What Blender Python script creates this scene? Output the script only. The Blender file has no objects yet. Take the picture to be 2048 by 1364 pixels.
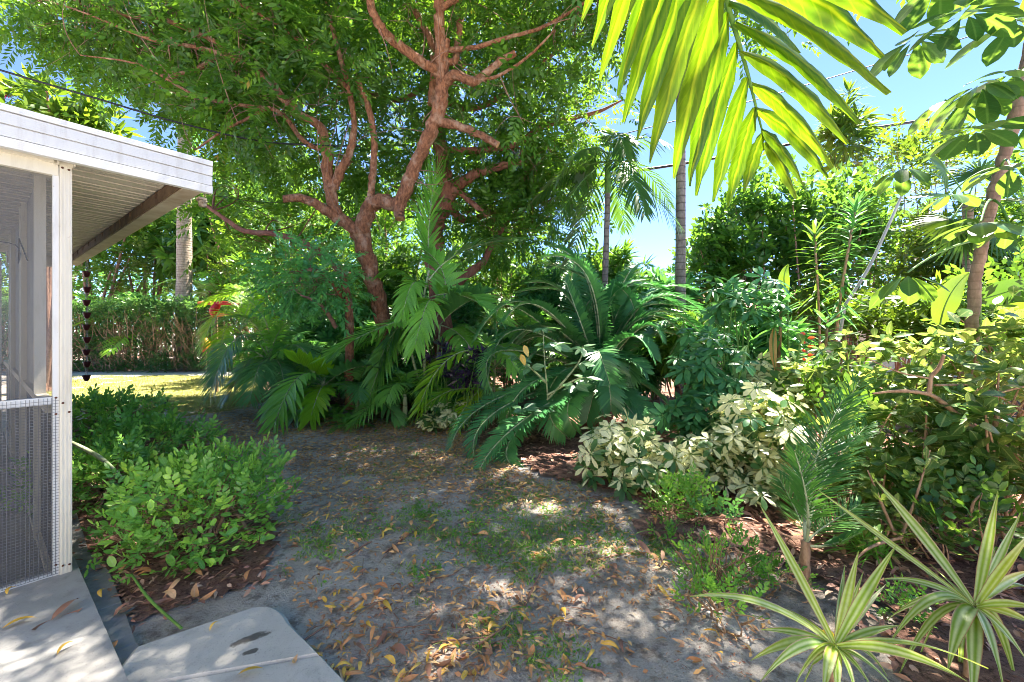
import bpy, math
import numpy as np
from mathutils import Vector, Matrix

S = bpy.context.scene
COL = S.collection

# ------------------------------------------------------------------ camera
LENS = 15.0
F = LENS / 36.0 * 2048.0
HOR = 655.0
CZ = 1.35
cam_d = bpy.data.cameras.new('camera')
cam = bpy.data.objects.new('camera', cam_d)
COL.objects.link(cam)
cam_d.sensor_width = 36.0
cam_d.lens = LENS
cam_d.shift_y = -(682.0 - HOR) / 2048.0
cam_d.clip_start = 0.05
cam_d.clip_end = 800
cam.location = (0, 0, CZ)
cam.rotation_euler = (math.radians(90), 0, 0)
S.camera = cam

# ------------------------------------------------------------------ sky, sun, exposure
SUN_EL, SUN_AZ = 60.0, 44.0          # azimuth clockwise from +Y (the view axis) towards +X
el, az = math.radians(SUN_EL), math.radians(SUN_AZ)
wd = bpy.data.worlds.new('World')
S.world = wd
wd.use_nodes = True
wn = wd.node_tree.nodes
wl = wd.node_tree.links
sky = wn.new('ShaderNodeTexSky')
sky.sky_type = 'NISHITA'
sky.sun_disc = False
sky.sun_elevation = el
sky.sun_rotation = az
sky.air_density = 0.85
sky.dust_density = 0.0
sky.ozone_density = 3.0
sky.altitude = 7500.0
bg = wn['Background']
bg.inputs['Strength'].default_value = 0.05
wl.new(sky.outputs[0], bg.inputs['Color'])
sun_d = bpy.data.lights.new('sun', 'SUN')
sun = bpy.data.objects.new('sun', sun_d)
COL.objects.link(sun)
sun_d.energy = 2.6
sun_d.angle = math.radians(0.5)
sun_d.color = (1.0, 0.92, 0.79)
sun.location = (0, 0, 30)
sun.rotation_euler = Vector((math.sin(az) * math.cos(el), math.cos(az) * math.cos(el), math.sin(el))).to_track_quat('Z', 'Y').to_euler()
S.view_settings.view_transform = 'Standard'
S.view_settings.look = 'None'
S.view_settings.gamma = 1.0
S.view_settings.use_curve_mapping = False
S.view_settings.exposure = 3.85
cy = S.cycles
cy.filter_width = 0.9
cy.max_bounces = 8
cy.diffuse_bounces = 6
cy.glossy_bounces = 2
cy.transmission_bounces = 6
cy.transparent_max_bounces = 12
cy.sample_clamp_indirect = 6.0
cy.caustics_reflective = False
cy.caustics_refractive = False

# ------------------------------------------------------------------ helpers: space
def P(px, py, Y):
    """point seen at pixel (px, py) of the photograph at depth Y metres"""
    return np.array([(px - 1024.0) / F * Y, Y, CZ - (py - HOR) / F * Y])
def G(px, py, z=0.0):
    return P(px, py, (CZ - z) * F / (py - HOR))
def PL(lst):
    return np.array([P(*p[:3]) for p in lst])
def nrm(a):
    a = np.asarray(a, float)
    return a / np.maximum(np.linalg.norm(a, axis=-1, keepdims=True), 1e-9)
def hsh(x, y, k=0.0):
    return np.mod(np.sin(x * 127.1 + y * 311.7 + k * 74.7) * 43758.5453, 1.0)
def vnoise(x, y, k=0.0):
    x = np.asarray(x, float); y = np.asarray(y, float)
    xi, yi = np.floor(x), np.floor(y)
    fx, fy = x - xi, y - yi
    fx = fx * fx * (3 - 2 * fx); fy = fy * fy * (3 - 2 * fy)
    a = hsh(xi, yi, k) * (1 - fx) + hsh(xi + 1, yi, k) * fx
    b = hsh(xi, yi + 1, k) * (1 - fx) + hsh(xi + 1, yi + 1, k) * fx
    return a * (1 - fy) + b * fy
def inpoly(x, y, poly):
    x = np.asarray(x, float); y = np.asarray(y, float)
    poly = np.asarray(poly, float)
    ins = np.zeros(x.shape, bool)
    j = len(poly) - 1
    for i in range(len(poly)):
        xi, yi = poly[i][:2]; xj, yj = poly[j][:2]
        c = ((yi > y) != (yj > y)) & (x < (xj - xi) * (y - yi) / (yj - yi + 1e-12) + xi)
        ins ^= c
        j = i
    return ins
def sample_poly(poly, n, rng):
    poly = np.asarray(poly, float)
    lo, hi = poly[:, :2].min(0), poly[:, :2].max(0)
    out = np.zeros((0, 2))
    while len(out) < n:
        q = lo + rng.random((n * 2, 2)) * (hi - lo)
        out = np.vstack([out, q[inpoly(q[:, 0], q[:, 1], poly)]])
    return out[:n]
def bez(p0, p1, p2, n=14):
    t = np.linspace(0, 1, n)[:, None]
    return (1 - t) ** 2 * np.asarray(p0) + 2 * t * (1 - t) * np.asarray(p1) + t ** 2 * np.asarray(p2)
def thru(p0, pm, p2, n=14):
    """quadratic arc that passes through pm at its middle"""
    p0, pm, p2 = map(np.asarray, (p0, pm, p2))
    return bez(p0, 2 * pm - 0.5 * (p0 + p2), p2, n)
def spline(pts, rad, sub=5):
    """Catmull-Rom through pts; returns denser points and radii"""
    pts = np.asarray(pts, float); rad = np.asarray(rad, float)
    q = np.vstack([2 * pts[0] - pts[1], pts, 2 * pts[-1] - pts[-2]])
    op, orr = [], []
    for i in range(len(pts) - 1):
        a, b, c, d = q[i:i + 4]
        for k in range(sub):
            t = k / sub
            op.append(0.5 * (2 * b + (c - a) * t + (2 * a - 5 * b + 4 * c - d) * t * t + (3 * b - a - 3 * c + d) * t ** 3))
            orr.append(rad[i] * (1 - t) + rad[i + 1] * t)
    op.append(pts[-1]); orr.append(rad[-1])
    return np.array(op), np.array(orr)

# ------------------------------------------------------------------ helpers: meshes
class MB:
    """collects pieces and links them as ONE mesh object; every vertex carries lf = (u across, s along, random)"""
    def __init__(s):
        s.v = []; s.q = []; s.t = []; s.a = []; s.qm = []; s.tm = []; s.n = 0
    def add(s, v, quads=None, tris=None, attr=None, mat=0):
        v = np.asarray(v, float).reshape(-1, 3)
        s.v.append(v)
        s.a.append(np.zeros((len(v), 3)) if attr is None else np.asarray(attr, float).reshape(-1, 3))
        if quads is not None and len(quads):
            quads = np.asarray(quads, int).reshape(-1, 4)
            s.q.append(quads + s.n); s.qm.append(np.full(len(quads), mat))
        if tris is not None and len(tris):
            tris = np.asarray(tris, int).reshape(-1, 3)
            s.t.append(tris + s.n); s.tm.append(np.full(len(tris), mat))
        s.n += len(v)
    def arrays(s):
        v = np.vstack(s.v); a = np.vstack(s.a)
        q = np.vstack(s.q) if s.q else np.zeros((0, 4), int)
        t = np.vstack(s.t) if s.t else np.zeros((0, 3), int)
        qm = np.concatenate(s.qm) if s.qm else np.zeros(0, int)
        tm = np.concatenate(s.tm) if s.tm else np.zeros(0, int)
        return v, a, q, t, qm, tm
    def mesh(s, name, mats, origin=(0, 0, 0), smooth=True):
        v, a, q, t, qm, tm = s.arrays()
        v = v - np.asarray(origin, float)
        me = bpy.data.meshes.new(name)
        me.vertices.add(len(v)); me.vertices.foreach_set('co', v.astype(np.float32).ravel())
        loops = np.concatenate([q.ravel(), t.ravel()]).astype(np.int32)
        me.loops.add(len(loops)); me.loops.foreach_set('vertex_index', loops)
        npoly = len(q) + len(t)
        me.polygons.add(npoly)
        st = np.concatenate([np.arange(len(q)) * 4, len(q) * 4 + np.arange(len(t)) * 3]).astype(np.int32)
        me.polygons.foreach_set('loop_start', st)
        me.polygons.foreach_set('material_index', np.concatenate([qm, tm]).astype(np.int32))
        me.polygons.foreach_set('use_smooth', np.full(npoly, smooth))
        at = me.attributes.new('lf', 'FLOAT_VECTOR', 'POINT')
        at.data.foreach_set('vector', a.astype(np.float32).ravel())
        for m in (mats if isinstance(mats, (list, tuple)) else [mats]):
            me.materials.append(m)
        me.update(calc_edges=True)
        me.validate()
        return me
    def build(s, name, mats, parent=None, origin=None, smooth=True, kind=None):
        if origin is None:
            origin = np.array(parent['_o']) if parent is not None and '_o' in parent.keys() else np.zeros(3)
        o = bpy.data.objects.new(name, s.mesh(name, mats, origin, smooth))
        COL.objects.link(o)
        if parent is not None:
            o.parent = parent
        else:
            o.location = origin
        if kind: o['kind'] = kind
        o['_o'] = [float(x) for x in origin]
        return o

def tag(o, label, cat, group=None, kind=None):
    o['label'] = label
    if cat: o['category'] = cat
    if group: o['group'] = group
    if kind: o['kind'] = kind
    return o
def thing(name, label, cat, loc, group=None):
    o = bpy.data.objects.new(name, None)
    COL.objects.link(o)
    o.empty_display_size = 0.1
    o.location = [float(x) for x in loc]
    o['_o'] = [float(x) for x in loc]
    return tag(o, label, cat, group)
def inst(name, me, parent, M):
    """another object on shared mesh data at world matrix M, child of a thing (things are never rotated)"""
    o = bpy.data.objects.new(name, me)
    COL.objects.link(o)
    if parent is not None:
        o.parent = parent
        M = Matrix.Translation(-Vector(parent['_o'])) @ M
        o.matrix_basis = M
    else:
        o.matrix_world = M
    return o
def frame(d, up):
    """rotation whose Y axis is d and whose Z axis leans to up"""
    d = nrm(d); up = np.asarray(up, float)
    w = np.cross(d, up)
    bad = np.linalg.norm(w, axis=-1) < 1e-4
    if np.any(bad):
        w = np.where(bad[..., None], np.cross(d, [1.0, 0.3, 0.1]), w)
    w = nrm(w)
    n = np.cross(w, d)
    return np.stack([w, d, n], -1)
def mat4(R, p, s=1.0):
    M = Matrix([list(R[i] * s) + [p[i]] for i in range(3)] + [[0, 0, 0, 1]])
    return M

PROF = {
    'lance': lambda s: np.sin(np.pi * np.clip(s, 0, 1) ** 0.75) ** 0.8 * 0.98 + 0.02,
    'strap': lambda s: np.clip(np.minimum(0.55 + 1.8 * s, 1.0) * np.clip((1 - s) * 2.6, 0.02, 1) ** 0.8, 0.02, 1),
    'palm': lambda s: np.clip(np.minimum(0.45 + 5.0 * s, 1.0) * np.clip((1 - s) * 2.2, 0.02, 1) ** 0.8, 0.03, 1),
    'oval': lambda s: np.sqrt(np.clip(1 - (2 * np.clip(s, 0, 1) - 1) ** 2, 0, 1)) * 0.97 + 0.03,
    'obov': lambda s: np.clip(np.sin(np.pi * np.clip(s, 0, 1) ** 1.5), 0, 1) ** 0.7 * 0.96 + 0.04,
    'grass': lambda s: np.clip(1 - s, 0.03, 1) ** 0.6,
}
def blades(mb, base, d, w, L, W, K=3, droop=0.0, prof='lance', fold=0.0, rnd=None, mat=0, curl=0.0):
    """many leaf blades at once: from base along d, width along w, sagging by droop*L"""
    base = np.atleast_2d(np.asarray(base, float)); M = len(base)
    d = nrm(np.broadcast_to(np.asarray(d, float), (M, 3)))
    w = np.broadcast_to(np.asarray(w, float), (M, 3))
    w = nrm(w - (w * d).sum(-1, keepdims=True) * d)
    L = np.broadcast_to(np.asarray(L, float), (M,)); W = np.broadcast_to(np.asarray(W, float), (M,))
    droop = np.broadcast_to(np.asarray(droop, float), (M,))
    rnd = np.zeros(M) if rnd is None else np.broadcast_to(np.asarray(rnd, float), (M,))
    n = np.cross(w, d)
    n = np.where((n[:, 2:3] < 0), -n, n)
    s = np.linspace(0, 1, K + 1)
    ws = PROF[prof](s)
    c = base[:, None] + d[:, None] * (L[:, None] * s)[..., None]
    c = c + np.array([0, 0, -1.0]) * ((droop * L)[:, None] * s ** 2)[..., None]
    if curl:
        c = c + n[:, None] * (curl * L[:, None] * (s * (1 - s) * 4))[..., None]
    hw = (W[:, None] * 0.5 * ws)[..., None] * w[:, None]
    if fold:
        mid = c - n[:, None] * (fold * W[:, None] * ws)[..., None]
        v = np.stack([c - hw, mid, c + hw], 2); uu = [-1, 0, 1]; A = 3
    else:
        v = np.stack([c - hw, c + hw], 2); uu = [-1, 1]; A = 2
    at = np.zeros((M, K + 1, A, 3))
    at[..., 0] = np.array(uu); at[..., 1] = s[:, None]; at[..., 2] = rnd[:, None, None]
    idx = np.arange(M * (K + 1) * A).reshape(M, K + 1, A)
    q = np.stack([idx[:, :-1, :-1], idx[:, :-1, 1:], idx[:, 1:, 1:], idx[:, 1:, :-1]], -1)
    mb.add(v.reshape(-1, 3), quads=q.reshape(-1, 4), attr=at.reshape(-1, 3), mat=mat)

def tube(mb, pts, rad, n=7, mat=0, cap=True, capmat=None, rough=0.0, seed=0, rnd=0.0):
    pts = np.asarray(pts, float); m = len(pts)
    rad = np.broadcast_to(np.asarray(rad, float), (m,))
    T = nrm(np.gradient(pts, axis=0))
    ref = np.array([0.0, 0, 1]) if abs(T[0][2]) < 0.9 else np.array([1.0, 0, 0])
    A = nrm(np.cross(T[0], ref)); rings = []
    for i in range(m):
        A = nrm(A - np.dot(A, T[i]) * T[i])
        B = np.cross(T[i], A)
        th = np.linspace(0, 2 * np.pi, n, endpoint=False)
        rr = rad[i] * (1 + rough * (vnoise(th * 1.3 + seed, np.full(n, i * 0.55), seed) - 0.5) * 2) if rough else rad[i] * np.ones(n)
        rings.append(pts[i] + (np.cos(th) * rr)[:, None] * A + (np.sin(th) * rr)[:, None] * B)
    v = np.vstack(rings)
    arc = np.concatenate([[0], np.cumsum(np.linalg.norm(np.diff(pts, axis=0), axis=1))])
    at = np.zeros((m, n, 3)); at[..., 0] = np.linspace(-1, 1, n)[None]; at[..., 1] = arc[:, None]; at[..., 2] = rnd
    idx = np.arange(m * n).reshape(m, n)
    q = np.stack([idx[:-1], np.roll(idx, -1, 1)[:-1], np.roll(idx, -1, 1)[1:], idx[1:]], -1).reshape(-1, 4)
    mb.add(v, quads=q, attr=at.reshape(-1, 3), mat=mat)
    if cap:
        for ring, p, sgn in ((rings[0], pts[0], -1), (rings[-1], pts[-1], 1)):
            vv = np.vstack([ring, p[None] + sgn * T[0 if sgn < 0 else -1] * rad[-1] * 0.03])
            k = np.arange(n)
            tr = np.stack([k, np.roll(k, -1), np.full(n, n)], -1)
            mb.add(vv, tris=tr if sgn > 0 else tr[:, ::-1], mat=mat if capmat is None or sgn < 0 else capmat)
def box(mb, x0, x1, y0, y1, z0, z1, f=None, mat=0):
    v = np.array([[x, y, z] for z in (z0, z1) for y in (y0, y1) for x in (x0, x1)], float)
    if f is not None: v = np.array([f(*p) for p in v])
    mb.add(v, quads=[[0, 2, 3, 1], [4, 5, 7, 6], [0, 1, 5, 4], [2, 6, 7, 3], [0, 4, 6, 2], [1, 3, 7, 5]], mat=mat)
def lathe(mb, c, prof, n=12, mat=0):
    """prof: list of (r, z) from c upwards"""
    m = len(prof); th = np.linspace(0, 2 * np.pi, n, endpoint=False)
    v = np.array([[c[0] + r * math.cos(t), c[1] + r * math.sin(t), c[2] + z] for r, z in prof for t in th])
    idx = np.arange(m * n).reshape(m, n)
    q = np.stack([idx[:-1], np.roll(idx, -1, 1)[:-1], np.roll(idx, -1, 1)[1:], idx[1:]], -1).reshape(-1, 4)
    mb.add(v, quads=q, mat=mat)
def stamp(mb, tm, R, p, s, rnd=None, mat=0):
    """copies of template arrays tm=(v,a,q,t,..) at rotations R (N,3,3), positions p, scales s into one mesh"""
    v, a, q, t = tm[:4]
    N = len(p); nv = len(v)
    V = np.einsum('nij,vj->nvi', R, v) * np.asarray(s).reshape(-1, 1, 1) + np.asarray(p)[:, None]
    A = np.broadcast_to(a, (N, nv, 3)).copy()
    if rnd is not None: A[..., 2] = (A[..., 2] * 0.35 + np.asarray(rnd)[:, None])
    off = (np.arange(N) * nv)[:, None, None]
    base = mb.n
    mb.v.append(V.reshape(-1, 3)); mb.a.append(A.reshape(-1, 3)); mb.n += N * nv
    if len(q):
        Q = (q[None] + off).reshape(-1, 4) + base
        mb.q.append(Q); mb.qm.append(np.tile(tm[4], N) if mat is None else np.full(len(Q), mat))
    if len(t):
        Tt = (t[None] + off).reshape(-1, 3) + base
        mb.t.append(Tt); mb.tm.append(np.tile(tm[5], N) if mat is None else np.full(len(Tt), mat))

def frond(mb, pts, n=40, LL=0.3, LW=0.03, ang=(78, 35), vee=18, droop=0.25, start=0.12, rad=(0.012, 0.003),
          K=3, seed=0, fold=0.0, mats=(0, 1), shape=(0.45, 1.0, 0.3), jit=4.0, roll=0.0, prof='palm', rnd=None):
    """a feather leaf along pts: rachis tube (mats[1]) and n pairs of leaflets (mats[0])"""
    rng = np.random.default_rng(seed)
    pts = np.asarray(pts, float); m = len(pts)
    arc = np.concatenate([[0], np.cumsum(np.linalg.norm(np.diff(pts, axis=0), axis=1))]); arc /= arc[-1]
    tt = np.linspace(start, 0.995, n)
    B = np.stack([np.interp(tt, arc, pts[:, k]) for k in range(3)], -1)
    Tn = nrm(np.gradient(pts, axis=0))
    T = nrm(np.stack([np.interp(tt, arc, Tn[:, k]) for k in range(3)], -1))
    chord = pts[-1] - pts[0]
    h = nrm(np.array([chord[0], chord[1], 0.0]))
    S0 = nrm(np.cross(h, [0, 0, 1.0]))
    Sd = nrm(S0[None] - (T * S0[None]).sum(-1, keepdims=True) * T)
    N = np.cross(Sd, T)
    if roll:
        r = math.radians(roll)
        Sd, N = Sd * math.cos(r) + N * math.sin(r), N * math.cos(r) - Sd * math.sin(r)
    a0, a1 = ang
    a, b, c = shape
    lp = a * (1 - tt) ** 2 + 2 * (2 * b - 0.5 * (a + c)) * tt * (1 - tt) + c * tt ** 2
    r0 = rng.random() if rnd is None else rnd
    for sg in (-1, 1):
        an = np.radians(a0 + (a1 - a0) * tt + rng.normal(0, jit, n))
        ve = np.radians(vee + rng.normal(0, jit, n))
        d = np.cos(an)[:, None] * T + np.sin(an)[:, None] * (sg * Sd * np.cos(ve)[:, None] + N * np.sin(ve)[:, None])
        blades(mb, B + rng.normal(0, 0.002, B.shape), d, T + N * 0.15 * sg, LL * lp * rng.uniform(0.9, 1.06, n), LW * (0.6 + 0.4 * lp), K=K,
               droop=droop * rng.uniform(0.7, 1.3, n), prof=prof, fold=fold, rnd=np.mod(r0 + rng.normal(0, 0.07, n), 1.0), mat=mats[0])
    tube(mb, pts, np.linspace(rad[0], rad[1], m), n=5, mat=mats[1])
# ------------------------------------------------------------------ materials
MT = {}
def newmat(name):
    m = bpy.data.materials.new(name)
    m.use_nodes = True
    nt = m.node_tree
    return m, nt, nt.nodes, nt.links, nt.nodes['Principled BSDF'], nt.nodes['Material Output']
def rgba(c):
    return (c[0], c[1], c[2], 1.0)
def ramp(nodes, stops):
    r = nodes.new('ShaderNodeValToRGB')
    e = r.color_ramp.elements
    while len(e) < len(stops): e.new(0.5)
    for k, (p, c) in enumerate(stops):
        e[k].position = p; e[k].color = rgba(c)
    return r
def math_(nodes, links, op, a, b=None, clamp=False):
    n = nodes.new('ShaderNodeMath'); n.operation = op; n.use_clamp = clamp
    for k, x in enumerate((a, b)):
        if x is None: continue
        if isinstance(x, (int, float)): n.inputs[k].default_value = x
        else: links.new(x, n.inputs[k])
    return n.outputs[0]
def mixc(nodes, links, fac, a, b, mode='MIX'):
    n = nodes.new('ShaderNodeMix'); n.data_type = 'RGBA'; n.blend_type = mode
    for s, x in ((n.inputs[0], fac), (n.inputs[6], a), (n.inputs[7], b)):
        if isinstance(x, (int, float)): s.default_value = x
        elif isinstance(x, tuple): s.default_value = rgba(x)
        else: links.new(x, s)
    return n.outputs[2]
def noise(nodes, links, scale, detail=4, rough=0.55, coord=None, dim='3D'):
    n = nodes.new('ShaderNodeTexNoise'); n.inputs['Scale'].default_value = scale
    n.inputs['Detail'].default_value = detail; n.inputs['Roughness'].default_value = rough
    if coord is not None: links.new(coord, n.inputs['Vector'])
    return n.outputs['Fac']
def geo_pos(nodes):
    return nodes.new('ShaderNodeNewGeometry').outputs['Position']
def bump(nodes, links, h, strength, dist, bsdf):
    b = nodes.new('ShaderNodeBump'); b.inputs['Strength'].default_value = strength; b.inputs['Distance'].default_value = dist
    links.new(h, b.inputs['Height']); links.new(b.outputs[0], bsdf.inputs['Normal'])

def leafmat(name, stops, trans, tw=0.35, rough=0.38, spec=0.5, vein=None, stripe=0.0, edge=None, spots=None, gain=1.0):
    """leaf: colour by leaf (random), a paler midrib, fine veins, light through the blade"""
    m, nt, nd, lk, bs, out = newmat(name)
    at = nd.new('ShaderNodeAttribute'); at.attribute_name = 'lf'
    sp = nd.new('ShaderNodeSeparateXYZ'); lk.new(at.outputs['Vector'], sp.inputs[0])
    oi = nd.new('ShaderNodeObjectInfo')
    r = math_(nd, lk, 'FRACT', math_(nd, lk, 'ADD', sp.outputs[2], oi.outputs['Random']))
    pos = geo_pos(nd)
    big = noise(nd, lk, 2.3, 2, 0.5, pos)
    r2 = math_(nd, lk, 'ADD', math_(nd, lk, 'MULTIPLY', r, 0.7), math_(nd, lk, 'MULTIPLY', math_(nd, lk, 'SUBTRACT', big, 0.35), 0.9), True)
    stops = [(p_, tuple(min(0.85, x * gain) for x in c_)) for p_, c_ in stops]
    cr = ramp(nd, stops); lk.new(r2, cr.inputs[0])
    col = cr.outputs[0]
    ua = math_(nd, lk, 'ABSOLUTE', sp.outputs[0])
    if spots:
        f = noise(nd, lk, 28, 3, 0.6, pos)
        f = math_(nd, lk, 'MULTIPLY', math_(nd, lk, 'SUBTRACT', f, spots[1]), 9.0, True)
        col = mixc(nd, lk, f, col, spots[0])
    if edge:
        f = noise(nd, lk, 45, 2, 0.6, pos)
        f = math_(nd, lk, 'ADD', ua, math_(nd, lk, 'MULTIPLY', math_(nd, lk, 'SUBTRACT', f, 0.5), edge[2]))
        f = math_(nd, lk, 'MULTIPLY', math_(nd, lk, 'SUBTRACT', f, edge[1]), 14.0, True)
        col = mixc(nd, lk, f, col, edge[0])
    if stripe:
        f = math_(nd, lk, 'SINE', math_(nd, lk, 'MULTIPLY', sp.outputs[0], stripe))
        f = math_(nd, lk, 'MULTIPLY', math_(nd, lk, 'ADD', f, 1.0), 0.16)
        col = mixc(nd, lk, f, col, tuple(min(1, x * 2.0 + 0.01) for x in stops[-1][1]))
    if vein:
        f = math_(nd, lk, 'MULTIPLY', math_(nd, lk, 'SUBTRACT', 0.16, ua), 9.0, True)
        col = mixc(nd, lk, math_(nd, lk, 'MULTIPLY', f, 0.7), col, vein)
        w = math_(nd, lk, 'SINE', math_(nd, lk, 'MULTIPLY', math_(nd, lk, 'SUBTRACT', math_(nd, lk, 'MULTIPLY', sp.outputs[1], 1.0), math_(nd, lk, 'MULTIPLY', ua, 0.16)), 60.0))
        w = math_(nd, lk, 'MULTIPLY', math_(nd, lk, 'SUBTRACT', w, 0.75), 2.0, True)
        col = mixc(nd, lk, math_(nd, lk, 'MULTIPLY', w, 0.35), col, vein)
    fine = noise(nd, lk, 60, 3, 0.6, pos)
    col = mixc(nd, lk, 1.0, col, mixc(nd, lk, fine, (0.72, 0.72, 0.72), (1.25, 1.25, 1.25)), 'MULTIPLY')
    lk.new(col, bs.inputs['Base Color'])
    bs.inputs['Roughness'].default_value = rough
    bs.inputs['Specular IOR Level'].default_value = spec
    tr = nd.new('ShaderNodeBsdfTranslucent')
    tc = mixc(nd, lk, 0.55, mixc(nd, lk, 1.0, col, (2.2, 2.2, 1.6), 'MULTIPLY'), trans)
    lk.new(tc, tr.inputs['Color'])
    mx = nd.new('ShaderNodeMixShader'); mx.inputs[0].default_value = tw
    lk.new(bs.outputs[0], mx.inputs[1]); lk.new(tr.outputs[0], mx.inputs[2]); lk.new(mx.outputs[0], out.inputs['Surface'])
    MT[name] = m
    return m
def barkmat(name, c0, c1, c2=None, rings=0.0, scale=9.0, bstr=0.6, rough=0.85, ring=0.75, bd=0.02):
    m, nt, nd, lk, bs, out = newmat(name)
    pos = geo_pos(nd)
    mp = nd.new('ShaderNodeMapping'); mp.inputs['Scale'].default_value = (1, 1, 0.45); lk.new(pos, mp.inputs[0])
    f = noise(nd, lk, scale * 2.2, 7, 0.68, mp.outputs[0])
    cr = ramp(nd, [(0.3, c0), (0.62, c1)]); lk.new(f, cr.inputs[0])
    col = cr.outputs[0]
    if c2:
        g = noise(nd, lk, scale * 0.5, 4, 0.6, pos)
        g = math_(nd, lk, 'MULTIPLY', math_(nd, lk, 'SUBTRACT', g, 0.52), 6.0, True)
        col = mixc(nd, lk, math_(nd, lk, 'MULTIPLY', g, 0.75), col, c2)
    h = f
    if rings:
        at = nd.new('ShaderNodeAttribute'); at.attribute_name = 'lf'
        sp = nd.new('ShaderNodeSeparateXYZ'); lk.new(at.outputs['Vector'], sp.inputs[0])
        wob = math_(nd, lk, 'MULTIPLY', noise(nd, lk, 5, 2, 0.5, pos), 0.06)
        w = math_(nd, lk, 'FRACT', math_(nd, lk, 'MULTIPLY', math_(nd, lk, 'ADD', sp.outputs[1], wob), rings))
        w = math_(nd, lk, 'MULTIPLY', math_(nd, lk, 'SUBTRACT', 0.22, w), 5.0, True)
        col = mixc(nd, lk, math_(nd, lk, 'MULTIPLY', w, ring), col, tuple(x * 0.35 for x in c0))
        h = math_(nd, lk, 'SUBTRACT', f, math_(nd, lk, 'MULTIPLY', w, 0.7))
    lk.new(col, bs.inputs['Base Color'])
    bs.inputs['Roughness'].default_value = rough
    bs.inputs['Specular IOR Level'].default_value = 0.25
    bump(nd, lk, h, bstr, bd, bs)
    MT[name] = m
    return m
def dirtymat(name, c, dirt, rough=0.45):
    m, nt, nd, lk, bs, out = newmat(name)
    pos = geo_pos(nd)
    mp = nd.new('ShaderNodeMapping'); mp.inputs['Scale'].default_value = (9, 9, 1.3); lk.new(pos, mp.inputs[0])
    f = noise(nd, lk, 3.0, 6, 0.65, mp.outputs[0])
    f = math_(nd, lk, 'MULTIPLY', math_(nd, lk, 'SUBTRACT', f, 0.50), 3.2, True)
    g = noise(nd, lk, 2.2, 3, 0.5, pos)
    col = mixc(nd, lk, math_(nd, lk, 'MULTIPLY', math_(nd, lk, 'MULTIPLY', f, g), 0.9), c, dirt)
    sp = math_(nd, lk, 'MULTIPLY', math_(nd, lk, 'SUBTRACT', noise(nd, lk, 55, 3, 0.6, pos), 0.66), 9.0, True)
    col = mixc(nd, lk, math_(nd, lk, 'MULTIPLY', sp, 0.45), col, dirt)
    lk.new(col, bs.inputs['Base Color']); bs.inputs['Roughness'].default_value = rough
    MT[name] = m
    return m
def plainmat(name, c, rough=0.6, c2=None, scale=12.0, bstr=0.0, metal=0.0, spec=0.4):
    m, nt, nd, lk, bs, out = newmat(name)
    pos = geo_pos(nd)
    f = noise(nd, lk, scale, 5, 0.6, pos)
    c2 = c2 or tuple(x * 0.72 for x in c)
    cr = ramp(nd, [(0.35, c2), (0.65, c)]); lk.new(f, cr.inputs[0]); lk.new(cr.outputs[0], bs.inputs['Base Color'])
    bs.inputs['Roughness'].default_value = rough; bs.inputs['Metallic'].default_value = metal
    bs.inputs['Specular IOR Level'].default_value = spec
    if bstr: bump(nd, lk, f, bstr, 0.01, bs)
    MT[name] = m
    return m

leafmat('leaf_canopy', [(0, (0.022, 0.075, 0.01)), (0.5, (0.05, 0.15, 0.015)), (0.93, (0.10, 0.22, 0.02)), (1, (0.30, 0.17, 0.02))], (0.27, 0.44, 0.02), 0.40, 0.48, gain=0.9)
leafmat('leaf_sapling', [(0, (0.025, 0.10, 0.03)), (1, (0.07, 0.20, 0.045))], (0.2, 0.45, 0.08), 0.3, 0.38, gain=2.3)
leafmat('leaf_cycad', [(0, (0.016, 0.058, 0.020)), (0.6, (0.026, 0.09, 0.030)), (1, (0.055, 0.14, 0.036))], (0.10, 0.38, 0.05), 0.2, 0.34, 0.5, gain=2.8)
leafmat('leaf_palm', [(0, (0.022, 0.075, 0.014)), (0.6, (0.048, 0.13, 0.020)), (1, (0.10, 0.22, 0.026))], (0.22, 0.5, 0.04), 0.3, 0.36, stripe=14, gain=2.5)  # gain brightens these palm leaves to make up for shade
leafmat('leaf_palm_blue', [(0, (0.022, 0.07, 0.022)), (0.6, (0.045, 0.12, 0.036)), (1, (0.085, 0.2, 0.05))], (0.2, 0.45, 0.08), 0.28, 0.34, gain=2.5)  # bluish palm leaf, also brightened by gain to offset shade
leafmat('leaf_palm_sun', [(0, (0.016, 0.06, 0.014)), (0.6, (0.035, 0.10, 0.02)), (1, (0.07, 0.15, 0.025))], (0.2, 0.36, 0.03), 0.28, 0.36)  # palm leaf copy without that brightening, for palms in full sun
leafmat('leaf_palm_mid', [(0, (0.016, 0.07, 0.016)), (0.6, (0.035, 0.12, 0.024)), (1, (0.08, 0.20, 0.03))], (0.22, 0.42, 0.04), 0.3, 0.36, gain=1.5)  # copy brightened less, between the shaded and the sunlit palm leaf
leafmat('leaf_palm_lime', [(0, (0.07, 0.22, 0.012)), (0.6, (0.13, 0.33, 0.015)), (1, (0.28, 0.42, 0.02))], (0.45, 0.7, 0.03), 0.38, 0.35, stripe=14)
leafmat('leaf_foreground', [(0, (0.03, 0.10, 0.002)), (0.5, (0.06, 0.145, 0.002)), (1, (0.13, 0.19, 0.003))], (0.12, 0.23, 0.002), 0.55, 0.36, 0.35, stripe=11, vein=(0.4, 0.42, 0.02))
leafmat('leaf_hedge', [(0, (0.025, 0.09, 0.03)), (0.6, (0.06, 0.17, 0.05)), (1, (0.17, 0.26, 0.06))], (0.2, 0.36, 0.05), 0.3, 0.38, gain=0.9)
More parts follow.
